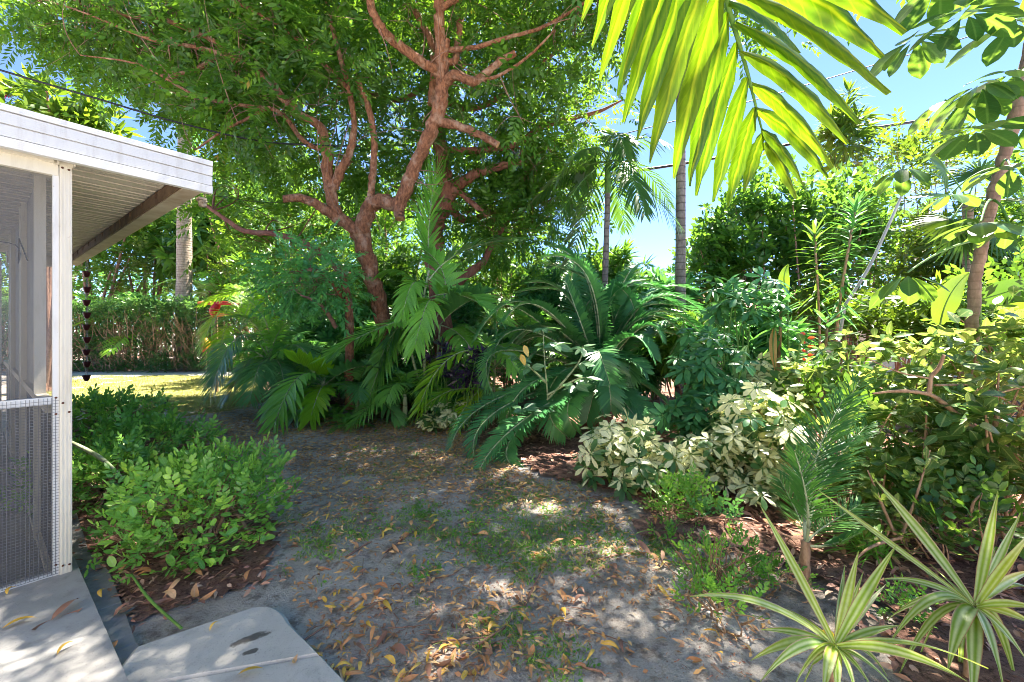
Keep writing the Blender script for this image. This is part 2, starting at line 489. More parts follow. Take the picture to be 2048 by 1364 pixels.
leafmat('leaf_shrub', [(0, (0.035, 0.10, 0.02)), (0.5, (0.075, 0.18, 0.03)), (0.85, (0.16, 0.28, 0.035)), (1, (0.30, 0.34, 0.04))], (0.3, 0.58, 0.06), 0.28, 0.34, 0.5, vein=(0.26, 0.46, 0.16), gain=2.1)
leafmat('leaf_broad', [(0, (0.02, 0.075, 0.015)), (0.6, (0.05, 0.15, 0.022)), (1, (0.12, 0.25, 0.03))], (0.34, 0.58, 0.04), 0.32, 0.38, gain=0.95)
leafmat('leaf_broad_dark', [(0, (0.008, 0.045, 0.014)), (0.6, (0.02, 0.085, 0.025)), (1, (0.05, 0.15, 0.03))], (0.2, 0.42, 0.04), 0.28, 0.38, gain=2.4)
leafmat('leaf_sunny', [(0, (0.025, 0.08, 0.010)), (0.6, (0.065, 0.14, 0.016)), (1, (0.15, 0.20, 0.022))], (0.27, 0.38, 0.02), 0.4, 0.35)
leafmat('leaf_umbrella', [(0, (0.012, 0.07, 0.03)), (0.6, (0.03, 0.12, 0.04)), (1, (0.09, 0.20, 0.03))], (0.34, 0.5, 0.02), 0.36, 0.30, 0.5, gain=0.85, vein=(0.14, 0.26, 0.07))
leafmat('leaf_schefflera', [(0, (0.014, 0.062, 0.022)), (0.6, (0.03, 0.105, 0.035)), (1, (0.06, 0.16, 0.04))], (0.2, 0.42, 0.06), 0.22, 0.36, 0.45, gain=2.1)
leafmat('leaf_variegated', [(0, (0.02, 0.09, 0.025)), (0.30, (0.05, 0.16, 0.04)), (0.34, (0.72, 0.70, 0.36)), (1, (0.88, 0.85, 0.60))], (0.62, 0.66, 0.26), 0.3, 0.4, edge=((0.03, 0.11, 0.03), 0.84, 1.0))
leafmat('leaf_greygreen', [(0, (0.07, 0.19, 0.09)), (1, (0.17, 0.33, 0.15))], (0.35, 0.55, 0.15), 0.28, 0.45, vein=(0.3, 0.42, 0.22))
leafmat('leaf_purple', [(0, (0.02, 0.012, 0.03)), (0.6, (0.05, 0.025, 0.07)), (1, (0.03, 0.07, 0.06))], (0.12, 0.05, 0.12), 0.15, 0.3)
leafmat('leaf_croton', [(0, (0.025, 0.09, 0.03)), (0.52, (0.055, 0.17, 0.03)), (0.80, (0.14, 0.25, 0.045)), (0.93, (0.42, 0.38, 0.10)), (1, (0.46, 0.16, 0.16))], (0.5, 0.6, 0.1), 0.34, 0.32, vein=(0.30, 0.36, 0.12), spots=((0.55, 0.5, 0.2), 0.60), gain=0.75)
leafmat('leaf_dracaena', [(0, (0.07, 0.18, 0.008)), (0.5, (0.17, 0.30, 0.012)), (0.85, (0.30, 0.40, 0.025)), (1, (0.66, 0.66, 0.36))], (0.5, 0.62, 0.06), 0.36, 0.36, 0.5, edge=((0.22, 0.06, 0.03), 0.84, 0.1), stripe=7)  # pale ramp end paints variegation and white glare into the leaf colour
leafmat('leaf_groundcover', [(0, (0.05, 0.19, 0.03)), (0.6, (0.12, 0.32, 0.045)), (1, (0.26, 0.42, 0.07))], (0.4, 0.65, 0.06), 0.32, 0.35)
leafmat('grass_blade', [(0, (0.09, 0.22, 0.03)), (0.5, (0.18, 0.34, 0.05)), (0.8, (0.34, 0.40, 0.11)), (1, (0.60, 0.50, 0.24))], (0.4, 0.55, 0.08), 0.3, 0.5)
leafmat('lawn_blade', [(0, (0.12, 0.17, 0.025)), (0.6, (0.22, 0.25, 0.045)), (1, (0.40, 0.34, 0.13))], (0.5, 0.5, 0.12), 0.3, 0.55)
leafmat('dead_yellow', [(0, (0.60, 0.33, 0.04)), (0.6, (0.74, 0.48, 0.07)), (1, (0.80, 0.58, 0.22))], (0.6, 0.35, 0.05), 0.2, 0.5, vein=(0.6, 0.42, 0.2))
leafmat('dead_orange', [(0, (0.42, 0.16, 0.06)), (0.6, (0.60, 0.29, 0.12)), (1, (0.72, 0.46, 0.26))], (0.5, 0.2, 0.05), 0.15, 0.55, vein=(0.55, 0.34, 0.2))
leafmat('dead_brown', [(0, (0.14, 0.06, 0.04)), (0.6, (0.30, 0.15, 0.10)), (1, (0.48, 0.30, 0.20))], (0.25, 0.1, 0.04), 0.1, 0.6)
leafmat('litter_mix', [(0, (0.15, 0.065, 0.05)), (0.4, (0.34, 0.16, 0.11)), (0.75, (0.50, 0.27, 0.18)), (1, (0.64, 0.46, 0.34))], (0.3, 0.12, 0.05), 0.08, 0.6)
leafmat('litter_sand', [(0, (0.22, 0.11, 0.07)), (0.35, (0.46, 0.23, 0.11)), (0.7, (0.68, 0.40, 0.14)), (1, (0.76, 0.55, 0.32))], (0.5, 0.25, 0.06), 0.12, 0.55)
leafmat('leaf_red', [(0, (0.5, 0.03, 0.012)), (1, (0.75, 0.10, 0.02))], (0.7, 0.1, 0.03), 0.25, 0.35)
leafmat('leaf_tan', [(0, (0.45, 0.24, 0.06)), (1, (0.55, 0.34, 0.12))], (0.5, 0.3, 0.08), 0.2, 0.5)
barkmat('bark_red', (0.07, 0.026, 0.014), (0.36, 0.155, 0.08), (0.48, 0.31, 0.21), scale=13, bstr=1.0, bd=0.05)
barkmat('bark_dark', (0.10, 0.036, 0.025), (0.32, 0.13, 0.085), (0.32, 0.17, 0.12), scale=9)
barkmat('bark_twig', (0.14, 0.065, 0.045), (0.33, 0.19, 0.135), None, scale=14, bstr=0.3)
barkmat('bark_palm', (0.20, 0.15, 0.12), (0.40, 0.33, 0.28), (0.26, 0.18, 0.14), rings=13.0, scale=10)
barkmat('bark_palm_slim', (0.11, 0.09, 0.085), (0.25, 0.21, 0.195), (0.14, 0.105, 0.09), rings=8.0, scale=12)
barkmat('bark_umbrella', (0.16, 0.095, 0.07), (0.32, 0.21, 0.16), (0.19, 0.115, 0.085), rings=14.0, scale=9, bstr=0.25, ring=0.3)
barkmat('stem_brown', (0.16, 0.085, 0.045), (0.42, 0.27, 0.17), None, scale=14, bstr=0.4)
barkmat('stem_green', (0.06, 0.16, 0.03), (0.15, 0.28, 0.06), None, scale=8, bstr=0.1, rough=0.5)
barkmat('stem_pale', (0.22, 0.30, 0.14), (0.42, 0.46, 0.28), None, rings=7.0, scale=8, bstr=0.1, rough=0.5)
plainmat('cut_wood', (0.62, 0.36, 0.17), 0.8, (0.40, 0.20, 0.09), 25)
dirtymat('white_metal', (0.60, 0.60, 0.60), (0.34, 0.31, 0.27))
dirtymat('cream_metal', (0.64, 0.60, 0.51), (0.34, 0.28, 0.20))
dirtymat('soffit_paint', (0.68, 0.62, 0.53), (0.36, 0.30, 0.23), 0.55)
plainmat('beam_stain', (0.58, 0.51, 0.42), 0.6, (0.40, 0.31, 0.23), 5)
plainmat('beam_dirt', (0.22, 0.14, 0.085), 0.7, (0.10, 0.06, 0.04), 9)
plainmat('panel_grey', (0.55, 0.54, 0.52), 0.6, (0.42, 0.41, 0.40), 2)
plainmat('stucco', (0.74, 0.68, 0.58), 0.85, (0.68, 0.61, 0.51), 4, 0.2)
plainmat('window_dark', (0.03, 0.035, 0.04), 0.1)
plainmat('dim_grey', (0.07, 0.072, 0.08), 0.6)  # dimness of the lower porch interior put into this colour
plainmat('rust', (0.14, 0.05, 0.03), 0.8, (0.07, 0.03, 0.02), 60)
plainmat('black_rubber', (0.012, 0.012, 0.014), 0.5)
plainmat('chain_red', (0.085, 0.010, 0.014), 0.35, (0.045, 0.006, 0.008), 30)
plainmat('chain_metal', (0.25, 0.24, 0.24), 0.4, metal=0.8)
plainmat('wire_zinc', (0.15, 0.155, 0.165), 0.45, metal=0.3)
plainmat('pvc_white', (0.72, 0.72, 0.68), 0.5)
plainmat('ornament_red', (0.62, 0.02, 0.03), 0.5, (0.55, 0.015, 0.025))
plainmat('ornament_orange', (0.66, 0.20, 0.05), 0.5)
plainmat('ornament_yellow', (0.75, 0.42, 0.03), 0.5)
plainmat('flower_pink', (0.72, 0.06, 0.25), 0.5)
plainmat('roof_tile', (0.50, 0.20, 0.13), 0.75, (0.36, 0.13, 0.09), 8, 0.3)
plainmat('house_wall', (0.66, 0.60, 0.50), 0.8)
plainmat('pole_grey', (0.42, 0.42, 0.42), 0.8, (0.30, 0.29, 0.28), 4)
plainmat('lamp_box', (0.36, 0.31, 0.24), 0.6, (0.10, 0.07, 0.045), 40)
plainmat('yellow_plastic', (0.85, 0.62, 0.02), 0.35)
plainmat('path_sand', (0.62, 0.58, 0.52), 0.9, (0.45, 0.41, 0.36), 6, 0.3)

# concrete: broom-finished slab with specks
def concrete(name, c0, c1, speck=0.5, scale=4.0, stain=None):
    m, nt, nd, lk, bs, out = newmat(name)
    pos = geo_pos(nd)
    f = noise(nd, lk, scale, 8, 0.62, pos)
    cr = ramp(nd, [(0.3, c0), (0.7, c1)]); lk.new(f, cr.inputs[0])
    g = noise(nd, lk, 190, 2, 0.7, pos)
    sp = math_(nd, lk, 'MULTIPLY', math_(nd, lk, 'SUBTRACT', g, 0.60), 8.0, True)
    col = mixc(nd, lk, math_(nd, lk, 'MULTIPLY', sp, speck), cr.outputs[0], tuple(x * 0.3 for x in c0))
    if stain:
        for (cx, cy, rx, ry, rot) in stain:
            mp = nd.new('ShaderNodeMapping'); mp.vector_type = 'TEXTURE'
            mp.inputs['Location'].default_value = (cx, cy, 0); mp.inputs['Rotation'].default_value = (0, 0, rot); mp.inputs['Scale'].default_value = (rx, ry, 100)
            lk.new(pos, mp.inputs[0])
            ln = nd.new('ShaderNodeVectorMath'); ln.operation = 'LENGTH'; lk.new(mp.outputs[0], ln.inputs[0])
            w = math_(nd, lk, 'ADD', ln.outputs['Value'], math_(nd, lk, 'MULTIPLY', math_(nd, lk, 'SUBTRACT', noise(nd, lk, 40, 4, 0.7, pos), 0.5), 1.6))
            w = math_(nd, lk, 'MULTIPLY', math_(nd, lk, 'SUBTRACT', 1.0, w), 3.0, True)
            col = mixc(nd, lk, math_(nd, lk, 'MULTIPLY', w, 0.85), col, (0.05, 0.042, 0.035))
    vo = nd.new('ShaderNodeTexVoronoi'); vo.feature = 'DISTANCE_TO_EDGE'; vo.inputs['Scale'].default_value = 1.1
    wv = nd.new('ShaderNodeVectorMath'); wv.operation = 'ADD'; lk.new(pos, wv.inputs[0])
    nz = nd.new('ShaderNodeTexNoise'); nz.inputs['Scale'].default_value = 6.0; lk.new(pos, nz.inputs['Vector'])
    sc_ = nd.new('ShaderNodeVectorMath'); sc_.operation = 'SCALE'; sc_.inputs['Scale'].default_value = 0.25; lk.new(nz.outputs['Color'], sc_.inputs[0]); lk.new(sc_.outputs[0], wv.inputs[1]); lk.new(wv.outputs[0], vo.inputs['Vector'])
    ck = math_(nd, lk, 'MULTIPLY', math_(nd, lk, 'SUBTRACT', 0.004, vo.outputs['Distance']), 400.0, True)
    bl = math_(nd, lk, 'MULTIPLY', math_(nd, lk, 'SUBTRACT', noise(nd, lk, 9.0, 5, 0.7, pos), 0.56), 5.0, True)
    col = mixc(nd, lk, math_(nd, lk, 'MULTIPLY', bl, 0.45), col, tuple(x * 0.5 for x in c0))
    lk.new(col, bs.inputs['Base Color'])
    bs.inputs['Roughness'].default_value = 0.85
    bump(nd, lk, math_(nd, lk, 'ADD', f, math_(nd, lk, 'MULTIPLY', g, 0.25)), 0.35, 0.01, bs)
    MT[name] = m
concrete('concrete_patio', (0.25, 0.24, 0.23), (0.43, 0.42, 0.41), 0.5, 2.2)
sA, sB = G(503, 1276, 0.045), G(502, 1303, 0.045)
concrete('concrete_path', (0.38, 0.36, 0.33), (0.56, 0.535, 0.50), 0.8, 2.6,
         [(sA[0], sA[1], 0.085, 0.026, 0.62), (sB[0], sB[1], 0.035, 0.016, 0.5)])
concrete('concrete_foot', (0.16, 0.155, 0.15), (0.28, 0.27, 0.26), 0.5, 12.0)

def groundmat(name, stops, specks, scale, bstr=0.6):
    m, nt, nd, lk, bs, out = newmat(name)
    pos = geo_pos(nd)
    f = noise(nd, lk, scale, 7, 0.62, pos)
    cr = ramp(nd, stops); lk.new(f, cr.inputs[0])
    g = noise(nd, lk, 70, 5, 0.7, pos)
    sp = math_(nd, lk, 'MULTIPLY', math_(nd, lk, 'SUBTRACT', g, 0.56), 9.0, True)
    patch = math_(nd, lk, 'MULTIPLY', noise(nd, lk, scale * 1.7, 3, 0.6, pos), 1.2, True)
    col = mixc(nd, lk, math_(nd, lk, 'MULTIPLY', sp, patch), cr.outputs[0], specks)
    g3 = noise(nd, lk, scale * 6.5, 5, 0.72, pos)
    g3 = math_(nd, lk, 'MULTIPLY', math_(nd, lk, 'SUBTRACT', g3, 0.50), 7.0, True)
    col = mixc(nd, lk, math_(nd, lk, 'MULTIPLY', g3, 0.72), col, specks)
    g2 = noise(nd, lk, 160, 3, 0.7, pos)
    col = mixc(nd, lk, 1.0, col, mixc(nd, lk, g2, (0.6, 0.6, 0.6), (1.4, 1.4, 1.4)), 'MULTIPLY')
    lk.new(col, bs.inputs['Base Color'])
    bs.inputs['Roughness'].default_value = 0.95; bs.inputs['Specular IOR Level'].default_value = 0.15
    bump(nd, lk, math_(nd, lk, 'ADD', math_(nd, lk, 'MULTIPLY', g, 0.8), f), bstr, 0.03, bs)
    MT[name] = m
groundmat('ground_sand', [(0.30, (0.22, 0.185, 0.155)), (0.45, (0.45, 0.40, 0.355)), (0.70, (0.62, 0.575, 0.53))], (0.14, 0.10, 0.075), 1.6, 1.0)
groundmat('ground_mulch', [(0.3, (0.14, 0.07, 0.052)), (0.5, (0.27, 0.145, 0.108)), (0.7, (0.40, 0.25, 0.185))], (0.03, 0.017, 0.012), 5.0, 1.0)
groundmat('ground_lawn', [(0.3, (0.17, 0.16, 0.045)), (0.5, (0.27, 0.25, 0.075)), (0.7, (0.38, 0.33, 0.13))], (0.10, 0.08, 0.03), 3.0)

# insect screen: fine grey mesh, mostly open
m, nt, nd, lk, bs, out = newmat('insect_screen')
bs.inputs['Base Color'].default_value = (0.11, 0.11, 0.115, 1); bs.inputs['Roughness'].default_value = 0.6
tp = nd.new('ShaderNodeBsdfTransparent')
mx = nd.new('ShaderNodeMixShader'); mx.inputs[0].default_value = 0.54
lk.new(tp.outputs[0], mx.inputs[1]); lk.new(bs.outputs[0], mx.inputs[2]); lk.new(mx.outputs[0], out.inputs['Surface'])
MT['insect_screen'] = m
# ------------------------------------------------------------------ ground
def gh(x, y):
    x = np.asarray(x, float); y = np.asarray(y, float)
    n = (vnoise(x * 1.3, y * 1.3, 1) - 0.5) * 0.035 + (vnoise(x * 5, y * 5, 2) - 0.5) * 0.014
    return n * np.clip((np.hypot(x + 1.6, y - 1.6) - 0.7) / 1.2, 0.15, 1)
def sheet(name, poly, step, zoff, mat, ragged=0.25, hump=0.0, seed=3):
    poly = np.asarray(poly)[:, :2]
    lo, hi = poly.min(0) - 0.3, poly.max(0) + 0.3
    nx, ny = int((hi[0] - lo[0]) / step) + 2, int((hi[1] - lo[1]) / step) + 2
    gx, gy = np.meshgrid(lo[0] + np.arange(nx) * step, lo[1] + np.arange(ny) * step, indexing='ij')
    wx = gx + (vnoise(gx * 2.5, gy * 2.5, seed) - 0.5) * ragged * 2
    wy = gy + (vnoise(gx * 2.5, gy * 2.5, seed + 9) - 0.5) * ragged * 2
    ins = inpoly(wx, wy, poly)
    z = gh(gx, gy) + zoff + hump * vnoise(gx * 2.2, gy * 2.2, seed + 4)
    v = np.stack([gx, gy, z], -1).reshape(-1, 3)
    idx = np.arange(nx * ny).reshape(nx, ny)
    q = np.stack([idx[:-1, :-1], idx[1:, :-1], idx[1:, 1:], idx[:-1, 1:]], -1)
    keep = ins[:-1, :-1] & ins[1:, :-1] & ins[1:, 1:] & ins[:-1, 1:]
    mb = MB(); mb.add(v, quads=q[keep])
    o = mb.build(name, MT[mat])
    o['kind'] = 'structure'
    return o
gmb = MB()
ax = np.concatenate([-8 - np.geomspace(0.3, 292, 22)[::-1], np.arange(-8, 6.01, 0.1), 6 + np.geomspace(0.3, 294, 22)])
ay = np.concatenate([0.2 - np.geomspace(0.3, 100, 14)[::-1], np.arange(0.2, 13.01, 0.1), 13 + np.geomspace(0.3, 480, 22)])
gx, gy = np.meshgrid(ax, ay, indexing='ij')
gi = np.arange(gx.size).reshape(gx.shape)
gmb.add(np.stack([gx, gy, gh(gx, gy)], -1).reshape(-1, 3), quads=np.stack([gi[:-1, :-1], gi[1:, :-1], gi[1:, 1:], gi[:-1, 1:]], -1).reshape(-1, 4))
ground = gmb.build('ground', MT['ground_sand']); ground['kind'] = 'structure'
tag(ground, 'bare grey sandy ground of the garden strewn with leaves', None, kind='structure')

def GP(lst):
    return [G(*p)[:2] for p in lst]
BED_R = GP([(870, 838), (930, 868), (1000, 905), (1075, 955), (1180, 975), (1255, 1005), (1300, 1060), (1400, 1110), (1560, 1150), (1640, 1190), (1720, 1290)]) + [np.array((1.5, 0.9)), np.array((6.5, 0.9)), np.array((14, 14)), np.array((-1.2, 14.5))]
BED_M = GP([(520, 798), (640, 812), (700, 832), (860, 842)]) + [np.array((-1.0, 14.5)), np.array((-7.0, 14.5)), np.array((-6.0, 10.2))]
bed = sheet('mulch_bed', BED_R, 0.07, 0.006, 'ground_mulch', 0.22, 0.035); tag(bed, 'reddish brown mulch bed under the shrubs and cycad', None, kind='structure')
bed2 = sheet('mulch_bed', BED_M, 0.07, 0.006, 'ground_mulch', 0.22, 0.03, 7); tag(bed2, 'brown mulch bed round the red barked tree', None, kind='structure')
LAWN = GP([(500, 818), (550, 798), (590, 778), (590, 752), (30, 752), (20, 790), (150, 832), (340, 838)])
lawn = sheet('lawn', LAWN, 0.12, 0.004, 'ground_lawn', 0.35, 0.0, 11); tag(lawn, 'sunlit yellow green lawn in front of the hedge', None, kind='structure')
bed4 = sheet('soil_bed', [np.array(q_) for q_ in ((-24, 12.95), (-5.2, 12.95), (-5.2, 24), (-24, 24))], 0.3, 0.006, 'ground_mulch', 0.2, 0.0, 19); tag(bed4, 'dark soil bed under and behind the clipped hedge', None, kind='structure')
PATH = GP([(30, 755), (560, 752), (560, 743), (30, 745)])
path = sheet('path', PATH, 0.12, 0.009, 'path_sand', 0.1, 0.0, 13); tag(path, 'pale bare strip between lawn and hedge', None, kind='structure')
SHB = GP([(60, 1130), (200, 1180), (262, 1268), (470, 1205), (560, 1170), (560, 1050), (420, 880), (330, 835), (140, 850), (60, 900)])
bed3 = sheet('mulch_bed', SHB, 0.06, 0.006, 'ground_mulch', 0.1, 0.015, 17); tag(bed3, 'leaf covered bed along the patio under the clipped shrubs', None, kind='structure')

# ------------------------------------------------------------------ porch frame of reference
OX, OY = -2.385, 2.245
UA = np.array([-0.784, 0.6207]); VB = np.array([-0.6207, -0.784])
def W(a, b, z):
    return (OX + a * UA[0] + b * VB[0], OY + a * UA[1] + b * VB[1], z)
def WS(a, b, z):
    return (OX + a * UA[0] + b * VB[0], OY + a * UA[1] + b * VB[1], z - 0.048 + 0.02 * (b + 0.64))

def prism(mb, pts, z0, z1, mat=0, bev=0.008):
    pts = np.asarray(pts, float); n = len(pts)
    c = pts.mean(0)
    inn = pts + nrm(c - pts) * bev * 1.4
    v = np.vstack([np.c_[pts, np.full(n, z0)], np.c_[pts, np.full(n, z1 - bev)], np.c_[inn, np.full(n, z1)], [[c[0], c[1], z1]]])
    k = np.arange(n); k1 = np.roll(k, -1)
    q = np.vstack([np.stack([k, k1, k1 + n, k + n], -1), np.stack([k + n, k1 + n, k1 + 2 * n, k + 2 * n], -1)])
    t = np.stack([k + 2 * n, k1 + 2 * n, np.full(n, 3 * n)], -1)
    mb.add(v, quads=q, tris=t, mat=mat)

mb = MB(); prism(mb, [W(-11, -0.075, 0)[:2], W(-11, 4.5, 0)[:2], W(6, 4.5, 0)[:2], W(6, -0.075, 0)[:2]][::-1], -0.1, 0.06)
o = mb.build('patio_slab', MT['concrete_patio'], smooth=False); tag(o, 'grey broom finished concrete patio slab under the porch post', None, kind='structure')
mb = MB()
for k in range(26):
    a0 = -4.5 + k * 0.4
    prism(mb, [W(a0, -0.078, 0)[:2], W(a0 + 0.4, -0.078, 0)[:2], W(a0 + 0.4, -0.165 - 0.02 * math.sin(k * 2.1), 0)[:2], W(a0, -0.165 - 0.02 * math.sin((k - 1) * 2.1), 0)[:2]][::1], -0.1, 0.022, bev=0.004)
o = mb.build('slab_footing', MT['concrete_foot'], smooth=False); tag(o, 'dark rough concrete footing strip along the patio edge', None, kind='structure')

A, B_, C_, D_ = G(234, 1338, .045)[:2], G(268, 1294, .045)[:2], G(498, 1214, .045)[:2], G(640, 1305, .045)[:2]
cor = bez(G(500, 1213.5, .045)[:2], G(560, 1196, .045)[:2], G(582, 1246, .045)[:2], 7)
J0, J1 = G(640, 1307, .045)[:2], G(470, 1394, .045)[:2]
ed = nrm(J0 - cor[-1])
mb = MB(); prism(mb, np.vstack([[J1 + np.array([-0.5, 0.02])], [A + np.array([0.0, -0.12])], [A], [B_], cor, [J0]])[::-1], -0.05, 0.045, bev=0.012)
o = mb.build('path_slab', MT['concrete_path'], smooth=False); tag(o, 'pale concrete path slab with rounded corner and dark stain', None, kind='structure')
mb = MB(); g2 = ed * 0.006
prism(mb, np.vstack([[J1 + np.array([-0.5, 0.012])], [J0 + g2], [J0 + ed * 0.9], [J1 + ed * 0.9 + np.array([-0.5, 0])]])[::-1], -0.05, 0.043, bev=0.006)
o = mb.build('path_slab', MT['concrete_path'], smooth=False); tag(o, 'pale concrete path slab beyond the joint at the photo bottom', None, kind='structure')

# ------------------------------------------------------------------ screened porch
porch = thing('screened_porch', 'white aluminium screened porch with ribbed fascia and overhanging roof', 'porch', W(0, 0, 0.06))
def pbox(name, args, mat, f=W, parent=porch, bevel=True):
    mb = MB()
    for ar in args: box(mb, *ar, f=f)
    return mb.build(name, MT[mat], parent, smooth=False)
# roof covering above the planks
pbox('roof', [(-0.10, 5.3, -0.63, 3.0, 2.385, 2.43)], 'white_metal', WS)
# front fascia made of lipped strips
fas = pbox('fascia', [(-0.135, -0.104, -0.645, 3.0, 2.235, 2.425)], 'white_metal', WS)
for z0, z1, pr in ((2.402, 2.432, 0.020), (2.342, 2.396, 0.014), (2.283, 2.336, 0.010), (2.232, 2.277, 0.016)):
    mb = MB(); box(mb, -0.135 - pr, -0.1352, -0.647, 3.0, z0, z1, f=WS)
    n = max(1, int((z1 - z0) / 0.0085))
    for k in range(n):       # rolled ribs
        zz = z0 + (k + 0.15) * (z1 - z0) / n
        box(mb, -0.135 - pr - 0.0008, -0.135 - pr + 0.0005, -0.646, 2.99, zz, zz + (z1 - z0) / n * 0.6, f=WS)
    mb.build('fascia_strip', MT['white_metal'], fas, smooth=False)
mb = MB(); lathe(mb, (0, 0, 0), [(0.0, 0.0), (0.007, 0.0), (0.006, 0.002), (0.0, 0.003)], 10)
disc = mb.mesh('screw', [MT['rust']], smooth=False)
fwd = np.array([UA[0], UA[1], 0]) * -1
def screw(p, s=1.0, nv=fwd, par=porch):
    w = nrm(np.cross([0, 0, 1.0], nv)); R = np.stack([w, np.cross(nv, w), nv], -1)
    return inst('screw', disc, par, mat4(R, p, s))
screw(WS(-0.148, 0.58, 2.337), 1.0)
# eave beam along the garden side, end cap
pbox('eave_beam', [(-0.098, 5.25, -0.63, -0.532, 2.262, 2.346)], 'beam_stain', WS)
pbox('beam_lip', [(-0.098, 5.25, -0.530, -0.520, 2.268, 2.346)], 'beam_dirt', WS)
pbox('drip_edge', [(-0.098, 5.25, -0.642, -0.632, 2.33, 2.43)], 'white_metal', WS)
for k in range(13):
    a0 = 0.15 + k * 0.4
    pbox('beam_clip', [(a0, a0 + 0.012, -0.5195, -0.512, 2.30, 2.342)], 'beam_dirt', WS)
pbox('end_beam', [(5.0, 5.08, -0.51, 0.02, 2.20, 2.34)], 'beam_stain', WS)
# soffit planks, one by one
for k in range(36):
    a0 = -0.095 + k * 0.149
    mb = MB()
    dz = 0.003 * math.sin(k * 1.7)
    box(mb, a0, a0 + 0.143, -0.518, 2.9, 2.350 + dz, 2.372, f=WS)
    box(mb, a0 + 0.062, a0 + 0.070, -0.517, 2.89, 2.343 + dz, 2.351 + dz, f=WS)
    mb.build('soffit_plank', MT['soffit_paint'], porch, smooth=False)
# header, post, door frame
pbox('header_beam', [(-0.03, 0.05, 0.004, 3.0, 2.175, 2.30)], 'cream_metal', WS)
pbox('header_trim', [(-0.048, -0.0305, 0.02, 3.0, 2.235, 2.30)], 'cream_metal', WS)
post = pbox('corner_post', [(-0.035, 0.045, -0.046, 0.0, 0.06, 2.27)], 'cream_metal')
for k in range(3):
    mb = MB(); b0 = -0.040 + k * 0.0145; box(mb, -0.0375, -0.0351, b0, b0 + 0.004, 0.06, 2.20, f=W)
    mb.build('post_rib', MT['cream_metal'], post, smooth=False)
br = pbox('post_bracket', [(-0.075, -0.0376, -0.055, -0.049, 2.195, 2.285), (-0.075, -0.0376, 0.004, 0.010, 2.195, 2.285), (-0.041, -0.0378, -0.0485, 0.0035, 2.195, 2.285)], 'cream_metal')
pbox('frame_stile', [(-0.025, 0.02, 0.001, 0.024, 0.06, 2.19)], 'white_metal')
pbox('frame_rail', [(-0.0245, 0.018, 0.025, 3.0, 0.952, 0.99)], 'white_metal')
pbox('frame_rail', [(-0.0245, 0.018, 0.025, 3.0, 0.061, 0.078)], 'white_metal')
for z, b in ((2.185, -0.010), (2.180, -0.034), (0.985, 0.012), (0.955, -0.012), (0.905, -0.035), (0.90, 0.012), (0.105, -0.012), (0.102, -0.036), (0.115, 0.012)):
    screw(W(-0.039 if b < 0 else -0.026, b, z), 0.8)
# screens
def pane(name, a, b0, b1, z0, z1, f=W, par=porch):
    mb = MB(); mb.add([f(a, b0, z0), f(a, b1, z0), f(a, b1, z1), f(a, b0, z1)], quads=[[0, 1, 2, 3]])
    return mb.build(name, MT['insect_screen'], par, smooth=False)
pane('insect_screen', 0.0, 0.024, 3.0, 0.99, 2.30)
pane('insect_screen', 0.0, 0.024, 3.0, 0.078, 0.952)
mb = MB(); pt = 0.0150; r = 0.0007
for k in range(int(1.1 / pt)):
    b = -0.002 + k * pt + 0.0012 * math.sin(k * 1.3)
    box(mb, -0.0275, -0.0255, b - r, b + r, 0.07, 0.985, f=W)
for k in range(int(0.915 / pt)):
    z = 0.07 + k * pt
    box(mb, -0.0295, -0.0276, -0.004, 1.1, z - r, z + r, f=W)
mb.build('hardware_cloth', MT['wire_zinc'], porch, smooth=False, kind='stuff')
# side wall: posts, rails, panels, screens; end wall
for k, a in enumerate((0.62, 1.75, 1.95, 3.2, 3.55)):
    pbox('wall_post', [(a, a + 0.06, 0.0, 0.05, 0.06, 2.32)], 'cream_metal')
for a0, a1 in ((0.685, 1.2), (1.205, 1.745), (2.015, 2.6), (2.605, 3.195)):
    pbox('wall_panel', [(a0, a1, 0.008, 0.02, 0.95, 2.33)], 'panel_grey')
pbox('wall_rail', [(0.05, 5.0, -0.004, 0.045, 0.90, 0.945)], 'cream_metal')
pbox('wall_rail', [(0.05, 5.0, -0.004, 0.045, 0.061, 0.10)], 'cream_metal')
mb = MB(); mb.add([W(0.05, 0.002, 0.1), W(5, 0.002, 0.1), W(5, 0.002, 0.9), W(0.05, 0.002, 0.9)], quads=[[0, 1, 2, 3]])
mb.build('insect_screen', MT['insect_screen'], porch, smooth=False)
for b in (0.06, 1.2, 2.4):
    pbox('end_post', [(5.0, 5.06, b, b + 0.06, 0.06, 2.20)], 'cream_metal')
pbox('end_rail', [(4.995, 5.055, 0.12, 3.0, 0.94, 1.0)], 'cream_metal')
pbox('end_header', [(4.995, 5.055, 0.1, 3.0, 2.02, 2.20)], 'panel_grey')
pane('insect_screen', 5.03, 0.1, 3.0, 0.1, 2.05)
cb = MB(); cp, cr_ = spline([W(0.9, 0.06, 1.78), W(1.0, 0.09, 1.92), W(1.3, 0.08, 1.95), W(1.6, 0.07, 1.83), W(1.72, 0.08, 1.98), W(2.2, 0.3, 2.05)], [0.004] * 6)
tube(cb, cp, cr_, 5); cb.build('cable', MT['black_rubber'], porch)
pbox('house_wall', [(-3.0, 5.3, 3.005, 3.1, 0.06, 2.75)], 'panel_grey')
pbox('dim_panel', [(0.06, 4.99, 0.010, 0.022, 0.101, 0.899)], 'dim_grey')  # dark sheet added to keep the interior dim behind the mesh
